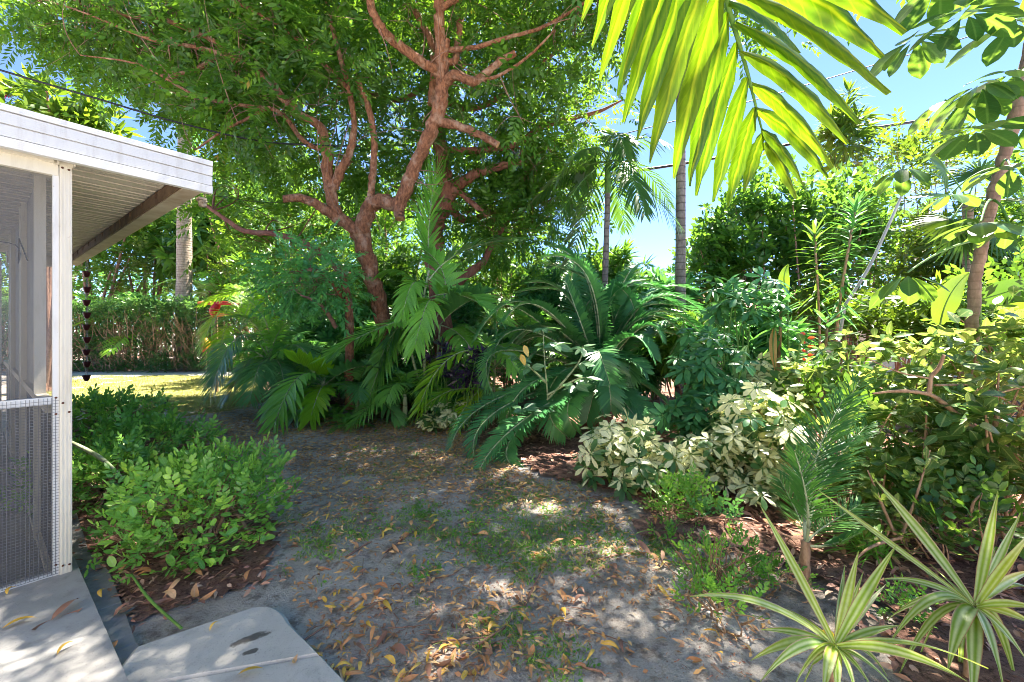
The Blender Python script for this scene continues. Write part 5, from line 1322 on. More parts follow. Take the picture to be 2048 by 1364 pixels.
schefflera('sunlit variegated schefflera below the heliconia flower', P(1560, 790, 4.2), (.5, .4, .36), 90, PV, .135, 204, 'variegated scheffleras')
schefflera('small cream variegated schefflera under the yellow green palm', P(893, 845, 5.5), (.33, .3, .26), 80, PV, .12, 205, 'variegated scheffleras')
schefflera('cream variegated schefflera in the middle of its row', P(1425, 925, 3.45), (.34, .28, .30), 95, PV, .112, 207, 'variegated scheffleras')
schefflera('low variegated schefflera sprig on the mulch', P(1520, 980, 3.15), (.16, .14, .16), 20, PV, .10, 206, 'variegated scheffleras', nst=3)
schefflera('tall dark green schefflera between cycad and variegated shrubs', P(1425, 760, 4.1), (.36, .36, .52), 100, PG, .135, 211, 'green scheffleras')
schefflera('upper dark green schefflera above the others', P(1480, 610, 4.6), (.46, .40, .36), 60, PG, .15, 212, 'green scheffleras', base=np.array([P(1480, 610, 4.6)[0], 4.7, 0]))
schefflera('dark green schefflera crest over the variegated leaves', P(1385, 855, 3.85), (.30, .26, .36), 60, PG, .13, 213, 'green scheffleras')

# ------------------------------------------------------------------ tall leafy hedge trees behind on the right
mb = MB(); _rosette(mb, 11, 1.0, .26, (0, 65), .3, 'lance', 3, 4, .08); RM1 = mb.mesh('leaf_rosette', [MT['leaf_broad']])
mb = MB(); _rosette(mb, 9, 1.0, .28, (-10, 60), .35, 'lance', 13, 4, .08); RM2 = mb.mesh('leaf_rosette', [MT['leaf_broad']])
TH = [(1420, 560, 8.5, .75, .6, 1.25, 95, 'rosette leaved screening tree right of the tall bare trunk'), (1500, 500, 8.0, .8, .6, 1.6, 120, 'rosette leaved screening tree with many thin stems'), (1610, 500, 7.8, .8, .6, 1.5, 115, 'rosette leaved screening tree under the frond tips'), (1700, 480, 8.2, .7, .6, 1.4, 90, 'tallest rosette leaved screening tree beside the leaning pole')]
for k, (px, py, Y, rx, ry, rz, n, lab) in enumerate(TH):
    rng = np.random.default_rng(300 + k); c = P(px, py, Y)
    th = thing('screening_tree', lab, 'tree', (c[0], c[1], 0), 'tall screening trees')
    p, d = ell_clumps(c, (rx, ry, rz), n, rng, .5, .6)
    p = p[p[:, 2] > .3]
    for s in range(9):
        e = p[rng.integers(len(p))]; b = np.array([c[0] + rng.normal(0, .3), c[1] + rng.normal(0, .2), 0])
        mb = MB(); tube(mb, bez(b, .5 * (b + e) + rng.normal(0, .15, 3), e, 9), np.linspace(.03, .008, 9), 6); mb.build('stem', MT['bark_twig'], th)
    for a in p:
        dd = nrm((a - c) / np.array([rx, ry, rz]) * .6 + rng.normal(0, .35, 3) + np.array([0, -.1, .75]))
        inst('leaf_rosette', RM1 if rng.random() < .5 else RM2, th, mat4(frame(dd, rng.normal(0, 1, 3)), a, rng.uniform(.2, .32)))
    p2, d2 = ell_clumps(c, (rx * .95, ry, rz * .97), 260, rng, .55, .6)
    foliage(th, p2, d2, T_TWIG_B, .34, 'leaf_broad', rng)
BR = [(1810, 560, 9.5, 1.2, .8, 1.4, 200, .30, 'leaf_sunny', T_TWIG, 'sunlit shrub behind the leaning pole'), (1960, 540, 8.5, 1.2, .8, 1.5, 220, .30, 'leaf_sunny', T_ROS2, 'sunlit shrub behind the umbrella tree trunk'),
      (2100, 480, 7.5, 1.2, .8, 1.8, 200, .30, 'leaf_broad', T_TWIG, 'leafy shrub at the right photo edge'), (1800, 330, 10, .8, .8, .9, 70, .30, 'leaf_sunny', T_TWIG, 'airy tree whose top crosses the dark cable'), (1690, 270, 10.5, .6, .5, 1.0, 26, .42, 'leaf_sunny', T_ROS2, 'tall tufted tree behind the frond tips'),
      (1890, 330, 9.0, .7, .8, .8, 70, .28, 'leaf_sunny', T_TWIG, 'bright tree behind the umbrella leaves'), (1650, 640, 7.0, .9, .6, .5, 120, .24, 'leaf_sunny', T_TWIG, 'low bright shrub below the tile roof'), (1900, 640, 6.0, 1.2, .6, .5, 150, .24, 'leaf_sunny', T_ROS2, 'low bright strap leaved shrub behind the crotons'), (2080, 640, 5.0, .9, .6, .7, 120, .24, 'leaf_broad', T_TWIG, 'green shrub behind the crotons at the right edge')]
for k, (px, py, Y, rx, ry, rz, n, sz, mt, tm, lab) in enumerate(BR):
    bush('garden_shrub', lab, 'shrub', P(px, py, Y), (rx, ry, rz), int(n * 1.7), T_TWIG_B if tm is T_TWIG else tm, sz * 1.15, mt, 330 + k, 'shrubs on the right', shell=.55, nst=5, r0=.018)
# fan palm and far feathery palm
rng = np.random.default_rng(340)
fp = thing('fan_palm', 'fan palm with stiff ray leaves behind the umbrella tree', 'palm', (P(1925, 660, 7.4)[0], 7.4, 0))
ft = P(1935, 400, 7.4); mb = MB(); tube(mb, [(ft[0], 7.4, 0), (ft[0] + .05, 7.4, ft[2] * .5), ft], [.1, .09, .07], 9); mb.build('trunk', MT['bark_palm'], fp)
for k, (hx_, hy_, az_) in enumerate([(1900, 392, 2.9), (1905, 440, 3.4), (1960, 350, 2.2), (1990, 400, .3), (1930, 470, 4.0), (1890, 340, 2.6), (1990, 460, 5.6)]):
    h = P(hx_, hy_, 7.1 + .2 * (k % 3)); a = np.radians(np.linspace(-120, 120, 26)); ax_ = nrm(h - ft + [0, 0, .05]); sd = nrm(np.cross(ax_, [0, -.5, 1]))
    d = np.cos(a)[:, None] * ax_ + np.sin(a)[:, None] * sd; mb = MB()
    blades(mb, np.repeat(h[None], 26, 0), d, np.cross(d, [0, -1, .5]), .58, .05, K=3, prof='palm', droop=.25, rnd=rng.random(26) * .3 + .3)
    tube(mb, bez(ft, .5 * (ft + h) + [0, 0, .1], h, 6), .012, 5, mat=1); mb.build('fan_leaf', [MT['leaf_sunny' if k % 2 else 'leaf_palm_sun'], MT['stem_green']], fp)
radial_palm('feather_palm', 'far feathery palm top against the sky right of the leaning pole', P(1835, 660, 16), 5.1, 14, 2.0, .5, .045, 'leaf_palm_sun', 345, r=.12, trunk='bark_palm', el=(85, -20), nl=30, sag=.5)

# ------------------------------------------------------------------ dracaena canes
def cane(name, label, path, r, zones, L, Wd, mat, seed, cat='dracaena', droop=.25, els=(-30, 60)):
    rng = np.random.default_rng(seed); p, rr = spline(PL(path), np.linspace(r, r * .7, len(path)))
    base = p[0].copy(); base[2] = 0
    th = thing(name, label, cat, base)
    if p[0][2] > .05:
        p = np.vstack([[p[0][0], p[0][1], -.02], p]); rr = np.r_[r, rr]
    mb = MB(); tube(mb, p, rr, 7); mb.build('stem', MT['stem_brown'], th)
    for (t0, t1, n) in zones:
        for k in range(n):
            t = t0 + (t1 - t0) * k / n; i = t * (len(p) - 1); q = p[int(i)] + (p[min(int(i) + 1, len(p) - 1)] - p[int(i)]) * (i % 1)
            a = k * 2.4 + rng.normal(0, .2); e = math.radians(els[0] + (els[1] - els[0]) * k / n + rng.normal(0, 8))
            d = np.array([math.cos(a) * math.cos(e), math.sin(a) * math.cos(e), math.sin(e)])
            mb = MB(); blades(mb, q[None], d[None], np.cross(d, [0, 0, 1])[None], L * rng.uniform(.75, 1.1), Wd, K=5, prof='lance', droop=droop, fold=.12, rnd=[rng.random()])
            mb.build('leaf', MT[mat], th, origin=None)
    return th
cane('dracaena', 'dark leaved dracaena cane with dense drooping leaves near the tile roof', [(1670, 700, 5.2), (1680, 600, 5.1), (1700, 480, 5.0), (1712, 410, 4.95)], .018, [(.30, 1.0, 95)], .32, .034, 'leaf_broad_dark', 351)
cane('dracaena', 'pale green upright dracaena cane left of the dark one', [(1640, 700, 5.0), (1637, 600, 4.95), (1632, 520, 4.9), (1630, 460, 4.9)], .015, [(.35, 1.0, 46)], .30, .032, 'leaf_broad', 352)
cane('dracaena', 'dark rosette dracaena above the hanging tan leaf', [(1555, 760, 4.7), (1560, 680, 4.6), (1562, 610, 4.5)], .02, [(.45, 1.0, 40)], .42, .055, 'leaf_broad_dark', 353, els=(-50, 65))
cane('dracaena', 'second dark dracaena rosette below the pale cane', [(1630, 780, 4.5), (1650, 700, 4.4), (1655, 640, 4.35)], .016, [(.4, 1.0, 36)], .34, .045, 'leaf_broad_dark', 354, els=(-60, 55))
# broad banana-like leaves
def big_leaf(name, label, p0, m, t, Wd, mat, seed, cat='leaf plant', base=None):
    th = thing(name, label, cat, np.array(base if base is not None else (P(*p0)[0], P(*p0)[1], 0)))
    path = thru(P(*p0), P(*m), P(*t), 12); T = nrm(np.gradient(path, axis=0)); s = np.linspace(0, 1, 12)
    w = nrm(np.cross(T, np.array([0.2, 1.0, .35]))); hw = (np.sin(np.pi * np.clip(s * .96 + .03, 0, 1) ** .8) ** .8 * Wd * .5)[:, None] * w
    n_ = np.cross(w, T); v = np.stack([path - hw, path - hw * .5 + n_ * .012, path, path + hw * .5 + n_ * .012, path + hw], 1)
    at = np.zeros((12, 5, 3)); at[..., 0] = [-1, -.5, 0, .5, 1]; at[..., 1] = s[:, None]; at[..., 2] = .4
    idx = np.arange(60).reshape(12, 5); mb = MB()
    mb.add(v.reshape(-1, 3), quads=np.stack([idx[:-1, :-1], idx[:-1, 1:], idx[1:, 1:], idx[1:, :-1]], -1).reshape(-1, 4), attr=at.reshape(-1, 3)); mb.build('leaf', MT[mat], th)
    mb = MB(); b = np.array([path[0][0], path[0][1], 0.0]); tube(mb, bez(b, .5 * (b + path[0]) + [.02, 0, 0], path[0], 6), .012, 6); tube(mb, path, np.linspace(.009, .002, 12), 5); mb.build('stalk', MT['stem_green'], th)
big_leaf('broad_leaf_plant', 'upright pale grey green broad leaf in the green schefflera', (1485, 805, 4.1), (1478, 740, 4.0), (1495, 690, 4.0), .13, 'leaf_greygreen', 1)
big_leaf('broad_leaf_plant', 'tan withered leaf hanging behind the schefflera', (1550, 655, 4.35), (1546, 695, 4.25), (1552, 745, 4.2), .075, 'leaf_tan', 2)
big_leaf('broad_leaf_plant', 'large bright green banana-like leaf left of the umbrella trunk', (1880, 650, 4.6), (1900, 590, 4.5), (1940, 545, 4.5), .26, 'leaf_sunny', 3)
big_leaf('broad_leaf_plant', 'long green banana-like leaf behind the umbrella trunk', (1960, 600, 4.8), (2010, 585, 4.7), (2090, 560, 4.6), .30, 'leaf_palm_sun', 4)
big_leaf('broad_leaf_plant', 'yellow green upright leaf above the schefflera crown', (1575, 585, 5.0), (1568, 555, 4.9), (1578, 528, 4.9), .12, 'leaf_sunny', 5)
big_leaf('broad_leaf_plant', 'bright leaf low at the right photo edge', (2000, 640, 4.2), (2040, 625, 4.1), (2100, 640, 4.0), .22, 'leaf_sunny', 6)
# heliconia
hl = thing('heliconia', 'hanging red heliconia flower among the right shrubs', 'flower', (P(1612, 700, 4.0)[0], 4.0, 0))
mb = MB(); b = P(1612, 668, 4.0); tube(mb, bez([b[0] - .05, 4.05, 0], [b[0] - .1, 4.05, b[2]], b, 8), .007, 5); mb.build('stalk', MT['stem_green'], hl)
for k in range(7):
    q = P(1612 + (k % 2) * 2, 668 + k * 8.5, 4.0); d = np.array([1 if k % 2 else -1, -.3, .12]); mb = MB()
    blades(mb, q[None], d[None], [[0, .3, 1]], .075 - .004 * k, .032, K=3, prof='lance', fold=.3); mb.build('bract', MT['leaf_red'], hl)
# leaning grey pole
o_ = MB(); p, r = spline(PL([(1690, 610, 5.8), (1735, 540, 5.75), (1775, 455, 5.7), (1812, 372, 5.7)]), [.02, .02, .018, .016]); p = np.vstack([[p[0][0] - .25, 5.85, 0], p]); r = np.r_[.022, r]
tube(o_, p, r, 8); o = o_.build('leaning_pole', MT['pole_grey'], origin=p[0]); tag(o, 'thin grey pole leaning in front of the sky gap', 'pole')

# ------------------------------------------------------------------ umbrella tree
um = thing('umbrella_tree', 'umbrella tree with ringed pink brown trunk and large drooping leaves', 'tree', G(1938, 860) * [1, 1, 0])
UT = [(1935, 900, 3.7, .050), (1940, 740, 3.65, .046), (1945, 650, 3.6, .043), (1952, 560, 3.55, .041), (1966, 480, 3.5, .040), (1984, 400, 3.45, .042), (2002, 335, 3.4, .040), (2018, 280, 3.35, .038), (2042, 190, 3.3, .055), (2075, 60, 3.25, .05), (2110, -120, 3.2, .03)]
limb(um, 'trunk', UT, 'bark_umbrella', seed=401, n=14, rough=.05)
mb = MB(); blades(mb, [[0, 0, 0]], [0, 1, 0], [1, 0, 0], 1.0, .47, K=7, prof='obov', fold=.07, droop=.12, curl=.05); UL = mb.mesh('leaflet', [MT['leaf_umbrella']])
rng = np.random.default_rng(402)
UH = [  # trunk point, hub px py Y, size, droop bias, count
    (9, 1832, 72, 2.9, .20, -.75, 8), (9, 1932, 22, 2.6, .19, -.35, 9), (8, 1962, 165, 2.8, .23, -.65, 9), (7, 1950, 256, 2.6, .22, -.25, 9), (7, 1806, 332, 3.0, .17, -.7, 8), (8, 2030, 140, 2.9, .22, -.3, 8),
    (6, 2020, 330, 3.0, .20, -.4, 8), (5, 1962, 442, 3.1, .21, -.4, 8), (5, 2020, 450, 3.2, .20, -.4, 7), (9, 2030, 40, 2.7, .22, -.3, 8), (4, 1815, 545, 3.0, .20, -.8, 6), (7, 1890, 200, 3.3, .18, -.5, 7), (9, 1880, -40, 2.8, .22, -.5, 8),
    (10, 1980, -80, 2.8, .22, -.4, 8), (6, 1905, 385, 3.5, .16, -.5, 6), (8, 2060, 230, 2.8, .22, -.4, 8), (10, 2060, -40, 2.9, .22, -.3, 8)]
for (ti, px, py, Y, sz, dr, n) in UH:
    b = P(*UT[ti][:3]); h = P(px, py, Y)
    mb = MB(); tube(mb, bez(b, .5 * (b + h) + [0, 0, .10], h, 9), np.linspace(.010, .006, 9), 6)
    lf = mb.build('leaf', MT['stem_green'], um)
    for k in range(n):
        a = k * 2 * math.pi / n + rng.normal(0, .12)
        d = nrm(np.array([math.cos(a), math.sin(a), dr + rng.normal(0, .12)]))
        inst('leaflet', UL, lf, mat4(frame(d, np.array([-d[0] * .3, -d[1] * .3, 1.0]) + rng.normal(0, .15, 3)), h + d * .05, sz * 1.25 * rng.uniform(.82, 1.15)))
# ------------------------------------------------------------------ crotons on the right
mb = MB(); blades(mb, [[0, 0, 0]], [0, 1, 0], [1, 0, 0], 1.0, .44, K=5, prof='lance', fold=.10, droop=.25); CL1 = mb.mesh('leaf', [MT['leaf_croton']])
mb = MB(); blades(mb, [[0, 0, 0]], [0, 1, 0], [1, 0, 0], 1.0, .58, K=5, prof='obov', fold=.08, droop=.2, curl=.06); CL2 = mb.mesh('leaf', [MT['leaf_croton']])
T_CRO = tmpl(lambda mb: _rosette(mb, 8, 1.0, .42, (-15, 55), .3, 'lance', 23, 4, .09))
def croton(label, c, rad, nobj, nbulk, seed, size, low=-.9):
    rng = np.random.default_rng(seed); c = np.asarray(c, float); base = np.array([c[0], c[1] + .08, 0.0])
    th = thing('croton', label, 'shrub', base, 'croton shrubs')
    p, d = ell_clumps(c, rad, nbulk, rng, .4, .6, low); k = p[:, 2] > .12; p, d = p[k], d[k]
    for s in range(9):
        e = p[rng.integers(len(p))]; b = base + np.array([rng.normal(0, .12), rng.normal(0, .1), -.03])
        mb = MB(); tube(mb, bez(b, .5 * (b + e) + rng.normal(0, .06, 3), e, 8), np.linspace(.012, .005, 8), 6); mb.build('stem', MT['stem_brown'], th)
    foliage(th, p, d, T_CRO, size * 1.05, 'leaf_croton', rng)
    q, dq = ell_clumps(c, np.asarray(rad) * 1.03, nobj * 3, rng, .2, .4, low)
    vis = ((q - c) @ nrm(np.array([0, 0, CZ]) - c) > -.05) & (q[:, 2] > .1); q, dq = q[vis][:nobj], dq[vis][:nobj]
    for a, dd in zip(q, dq):
        inst('leaf', CL1 if rng.random() < .6 else CL2, th, mat4(frame(nrm(dd * [1, 1, .35] + rng.normal(0, .5, 3)), nrm(np.array([0, -.3, 1.0]) + rng.normal(0, .35, 3))), a, size * rng.uniform(.65, 1.25)))
    return th
croton('croton with green and white sunlit leaves behind the young fine palm', P(1720, 755, 3.7), (.62, .42, .40), 110, 60, 501, .12)
croton('croton with pale leaves round the bare bent branch', P(1900, 770, 3.1), (.62, .40, .42), 130, 64, 502, .12)
croton('croton with yellow and pink leaves in the right middle', P(1830, 905, 2.75), (.50, .36, .34), 120, 60, 503, .115)
croton('low croton with pink blotched leaves right of the young fine palm', P(1760, 985, 2.6), (.30, .24, .22), 50, 26, 504, .10)
croton('dark green croton at the right photo edge', P(2040, 880, 2.5), (.42, .32, .42), 100, 48, 505, .12)
croton('croton with broad green leaves near the umbrella tree foot', P(2020, 700, 3.3), (.5, .4, .36), 80, 44, 506, .13)
for k, (px, py, Y, rx, rz, n_, mt, lab) in enumerate([(1850, 1030, 2.45, .32, .18, 42, 'leaf_croton', 'low leafy filler under the yellow crotons'), (1980, 1040, 2.25, .30, .18, 38, 'leaf_broad', 'low green filler behind the right dracaena'), (1690, 880, 3.2, .36, .30, 60, 'leaf_broad', 'green filler shrub behind the young fine palm'),
                                     (1780, 850, 3.3, .4, .3, 60, 'leaf_croton', 'leafy filler between the pale crotons'), (1930, 930, 2.9, .4, .28, 56, 'leaf_broad', 'green filler below the bent bare branch'), (1640, 800, 3.9, .4, .3, 60, 'leaf_broad', 'green filler below the heliconia')]):
    bush('filler_shrub', lab, 'shrub', P(px, py, Y), (rx, rx * .7, rz), n_, T_TWIG, .20, mt, 580 + k, 'filler shrubs in the right bed', nst=6, r0=.007, stem='stem_brown')
# bare bent branch and dead fronds
bb = thing('bare_branch', 'bare bent tan branch reaching left out of the crotons', 'branch', G(2110, 1080))
for pts, rr in (([(2130, 1060, 2.4), (2048, 932, 2.45), (1990, 885, 2.5), (1935, 848, 2.55), (1885, 805, 2.6), (1855, 788, 2.6), (1800, 782, 2.6), (1745, 787, 2.6)], (.024, .022, .021, .018, .015, .012, .01, .006)),
                ([(1858, 790, 2.6), (1862, 755, 2.6), (1878, 735, 2.58), (1888, 710, 2.55)], (.013, .011, .011, .008)), ([(1865, 758, 2.6), (1800, 745, 2.65), (1740, 720, 2.7)], (.006, .005, .003)), ([(1985, 880, 2.5), (1995, 820, 2.5), (1992, 790, 2.5), (2060, 770, 2.5)], (.014, .011, .008, .005)), ([(1870, 770, 2.6), (1960, 775, 2.7), (2060, 830, 2.7)], (.008, .007, .006))):
    p, r = spline(PL(pts), rr); mb = MB(); tube(mb, p, r, 8, rough=.12, seed=5); mb.build('limb', MT['stem_brown'], bb)
for k, pts in enumerate([[(1708, 1030, 2.7), (1740, 900, 2.7), (1800, 800, 2.8)], [(1800, 1080, 2.3), (1830, 1000, 2.35), (1860, 900, 2.4)], [(1790, 1070, 2.3), (1760, 1000, 2.35), (1735, 940, 2.4)], [(1800, 1075, 2.3), (1740, 1095, 2.2), (1700, 1130, 2.15)], [(1940, 1060, 2.35), (1945, 1010, 2.3), (1965, 985, 2.3)]]):
    p, r = spline(PL(pts), [.008, .007, .004]); o_ = MB(); tube(o_, p, r, 6, rough=.1); o = o_.build('dead_shrub', MT['stem_brown'], origin=p[0])
    tag(o, ['bare stem behind the fine leaved young palm', 'bare forked stem under the yellow crotons', 'thin bare stem leaning left under the crotons', 'surface root curving to the mulch', 'short bare stem below the right crotons'][k], 'stem')

# ------------------------------------------------------------------ fine leaved young palm at the bed edge
b = G(1608, 1165)
yp = thing('fine_leaved_palm', 'young fine leaved palm standing at the front of the right bed', 'palm', b)
mb = MB(); p, r = spline(np.array([b - [0, 0, .03], b + [.0, 0, .10], b + [.01, 0, .22]]), [.035, .028, .02]); tube(mb, p, r, 9, rough=.15, seed=2); mb.build('trunk', MT['stem_brown'], yp)
t0 = b + np.array([.01, 0, .20])
for k, (m, t, LLk) in enumerate([((1622, 950, 2.4), (1685, 800, 2.5), .34), ((1650, 960, 2.5), (1735, 850, 2.65), .30), ((1640, 930, 2.6), (1720, 760, 2.8), .34), ((1615, 1010, 2.2), (1590, 905, 2.2), .22), ((1640, 1060, 2.35), (1720, 1010, 2.4), .26), ((1660, 1090, 2.2), (1720, 1065, 2.1), .12), ((1600, 1040, 2.45), (1560, 960, 2.6), .22)]):
    mb = MB(); frond(mb, thru(t0, P(*m), P(*t), 15), 46, LLk * .8, .0085, ang=(58, 32), vee=22, droop=.2, start=.28, rad=(.009, .002), seed=520 + k, K=3, shape=(.8, 1., .5), jit=6)
    mb.build('frond', [MT['leaf_palm_mid'], MT['stem_pale']], yp)
# strap grass clump behind it
b = G(1745, 1115); rng = np.random.default_rng(530); mb = MB(); n = 90
az_ = rng.uniform(0, 6.28, n); e_ = rng.uniform(.5, 1.3, n); d = np.c_[np.cos(az_) * np.cos(e_), np.sin(az_) * np.cos(e_), np.sin(e_)]
blades(mb, b + np.c_[rng.normal(0, .04, (n, 2)), np.zeros(n)], d, np.cross(d, [0, 0, 1.]), rng.uniform(.25, .5, n), .009, K=5, prof='strap', droop=rng.uniform(.3, .8, n), rnd=rng.random(n))
o = mb.build('grass_clump', MT['leaf_palm'], origin=b); tag(o, 'arching green grass clump behind the front dracaenas', 'grass clump')

# small shrubs and ground cover in front
bush('small_shrub', 'small fine leaved light green shrub before the variegated schefflera', 'shrub', P(1365, 1010, 3.0), (.22, .18, .20), 190, T_TWIG_S, .085, 'leaf_groundcover', 541, nst=14, r0=.006, stem='stem_brown')
bush('small_shrub', 'small dark leaved seedling beside the fine leaved shrub', 'shrub', P(1430, 1048, 2.85), (.14, .1, .09), 22, T_TWIG, .12, 'leaf_schefflera', 542, nst=5, r0=.005, stem='stem_brown')
bush('ground_cover_plant', 'glossy green ground cover sprawling on the sand', 'plant', P(1430, 1225, 2.02), (.20, .16, .12), 150, T_TWIG, .085, 'leaf_groundcover', 543, nst=16, r0=.006, stem='stem_brown')
bush('ground_cover_plant', 'sparse ground cover sprigs with bare twigs above the glossy clump', 'plant', P(1455, 1135, 2.3), (.26, .16, .12), 110, T_TWIG, .08, 'leaf_groundcover', 544, nst=22, r0=.006, stem='stem_brown')
bush('ground_cover_plant', 'small ground cover sprigs beside the young palm foot', 'plant', P(1545, 1160, 2.25), (.18, .12, .07), 60, T_TWIG, .07, 'leaf_groundcover', 545, nst=8, r0=.005, stem='stem_brown')
bush('ground_cover_plant', 'tiny pale weed beside the right front dracaena', 'plant', P(1815, 1210, 1.95), (.08, .06, .06), 40, T_TWIG_S, .06, 'leaf_groundcover', 546, nst=6, r0=.003, stem='stem_green')
bush('small_shrub', 'small green weeds at the mulch edge below the variegated schefflera', 'shrub', P(1340, 1085, 2.65), (.16, .1, .07), 50, T_TWIG_S, .07, 'leaf_groundcover', 547, nst=8, r0=.004, stem='stem_green')
# dry bare twigs over the ground cover
rng = np.random.default_rng(548); mb = MB(); b = G(1430, 1180)
for k in range(26):
    e = b + np.array([rng.normal(0, .12), rng.normal(0, .06), rng.uniform(.12, .34)]); tube(mb, bez(b + np.r_[rng.normal(0, .04, 2), 0], .5 * (b + e) + rng.normal(0, .03, 3), e, 5), np.linspace(.004, .0015, 5), 4, cap=False)
o = mb.build('dry_twigs', MT['bark_twig'], origin=b); tag(o, 'dry pale bare twigs standing in the ground cover', 'twigs')
o_ = MB(); p, r = spline(PL([(1345, 1055, 2.7), (1400, 1035, 2.6), (1480, 1040, 2.5), (1545, 1050, 2.45)]), [.002, .003, .004, .005]); tube(o_, p, r, 5); o = o_.build('dry_weed', MT['bark_twig'], origin=p[0]); tag(o, 'thin dry pink stem arching over the mulch', 'stem')

# ------------------------------------------------------------------ foreground dracaenas: every leaf a part
def front_dracaena(label, c, Y, leaves, seed, down):
    rng = np.random.default_rng(seed); h = P(c[0], c[1], Y)
    base = np.array([h[0] + down[0], h[1] + down[1], 0])
    th = thing('dracaena', label, 'dracaena', base)
    mb = MB(); tube(mb, bez(base, [base[0], base[1], h[2] * .5], h - [0, 0, .01], 9), np.linspace(.018, .012, 9), 9, rough=.06); mb.build('stem', MT['stem_brown'], th)
    for k, (tx, ty, dY, Wd, bow) in enumerate(leaves):
        t = P(tx, ty, Y + dY); L = np.linalg.norm(t - h)
        path = thru(h + (t - h) * .02, .5 * (h + t) + np.array([0, 0, bow * L]), t, 11)
        T = nrm(np.gradient(path, axis=0)); up = nrm(np.array([0, -.45, 1.0]) + rng.normal(0, .35, 3))
        w = nrm(np.cross(T, up)); n_ = np.cross(w, T); s = np.linspace(0, 1, 11)
        tw = rng.normal(0, .5) * s[:, None]; w = nrm(w * np.cos(tw) + n_ * np.sin(tw))
        hw = (np.clip(np.minimum(.5 + 1.6 * s, 1) * np.clip((1 - s) * 2.2, .03, 1) ** .85, .02, 1) * Wd * .5)[:, None] * w
        v = np.stack([path - hw, path - hw * .45 - n_ * Wd * .06, path - n_ * Wd * .12, path + hw * .45 - n_ * Wd * .06, path + hw], 1)
        at = np.zeros((11, 5, 3)); at[..., 0] = [-1, -.45, 0, .45, 1]; at[..., 1] = s[:, None]; at[..., 2] = rng.random()
        idx = np.arange(55).reshape(11, 5); mb = MB()
        mb.add(v.reshape(-1, 3), quads=np.stack([idx[:-1, :-1], idx[:-1, 1:], idx[1:, 1:], idx[1:, :-1]], -1).reshape(-1, 4), attr=at.reshape(-1, 3)); mb.build('leaf', MT['leaf_dracaena'], th)
    return th
z4 = lambda x, y: (1348 + x * .3418, 950 + y * .3418)
def ZL(lst):
    return [z4(a, b) + (c, d, e) for a, b, c, d, e in lst]
D1 = ZL([(95, 710, -.1, .030, .10), (500, 170, .25, .030, .02), (1080, 445, .15, .030, .0), (1300, 410, .1, .034, .02), (650, 780, .2, .022, .05), (1315, 880, .0, .028, .05), (450, 1085, -.1, .032, .10), (500, 1215, -.15, .03, .14), (510, 905, .1, .028, .08), (1840, 1130, -.15, .036, .12), (1720, 1210, -.2, .032, .12), (680, 1290, -.15, .03, .16),
         (870, 1330, -.2, .032, .15), (960, 1380, -.2, .03, .16), (1080, 1330, -.2, .03, .15), (1240, 640, .2, .022, .02), (1110, 560, .25, .024, .0), (1330, 1290, -.1, .028, .15), (1180, 1280, -.1, .028, .15), (760, 1230, .1, .028, .16), (1000, 520, .3, .02, .0), (1250, 1180, .15, .028, .12)])
front_dracaena('striped dracaena rosette with lime leaves and painted-in white glare at the bottom', z4(945, 1000), 1.38, D1, 601, (.03, .05))
D2 = ZL([(840, 85, .3, .026, .0), (1175, 25, .25, .042, .03), (1895, 95, .15, .034, .0), (2030, 220, .15, .03, .0), (2120, 300, .0, .04, .02), (1205, 610, .1, .026, .12), (1245, 850, .1, .026, .20), (1260, 985, -.1, .036, .22), (1600, 1150, -.15, .048, .2), (1750, 1390, -.2, .045, .15), (1930, 1230, -.2, .04, .14), (2080, 1110, -.1, .032, .14), (2150, 900, -.1, .034, .12), (2160, 790, -.1, .034, .1),
         (1310, 1180, .1, .032, .24), (1420, 1100, .2, .032, .25), (2010, 1250, .1, .034, .2), (1980, 330, .25, .026, .0), (1880, 420, .3, .024, .0), (2120, 560, .2, .034, .05), (1500, 520, .35, .022, .0), (1660, 1290, .15, .036, .2), (2140, 700, .25, .03, .1)])
front_dracaena('striped dracaena rosette beside the right photo edge', z4(1765, 765), 1.55, D2, 602, (.04, .06))
yo = MB(); pth, r = spline(PL([z4(862, 1000) + (1.45,), z4(880, 955) + (1.44,), z4(915, 920) + (1.43,)]), [.012, .019, .014]); tube(yo, pth, r, 10); o = yo.build('yellow_ornament', MT['yellow_plastic'], origin=pth[0]); tag(o, 'small bright yellow plastic piece behind the front dracaena', 'ornament')

# ------------------------------------------------------------------ foreground palm frond, leaflet by leaflet
fpalm = thing('foreground_palm', 'backlit yellow green palm frond hanging close to the camera at top', 'palm', (1.35, -.55, 0.0))
RA = [(1531, 282, 1.22), (1522, 252, 1.19), (1511, 209, 1.15), (1497, 152, 1.10), (1477, 82, 1.04), (1459, 21, .99), (1445, -50, .94), (1428, -150, .88), (1405, -270, .82), (1390, -420, .75), (1400, -620, .66)]
rp = PL(RA)[::-1]
crownp = np.array([1.3, -.5, 2.75])
p, r = spline(np.vstack([[crownp], [rp[0] + np.array([.28, -.2, .10])], rp]), np.r_[.02, .013, np.linspace(.010, .002, len(rp))], 4)
mb = MB(); tube(mb, p, r, 7); rach = mb.build('frond', MT['stem_green'], fpalm)
mb = MB(); tube(mb, bez([1.35, -.55, -.02], [1.4, -.55, 1.4], crownp, 10), np.linspace(.07, .05, 10), 12, rough=.05); mb.build('trunk', MT['bark_palm'], fpalm)
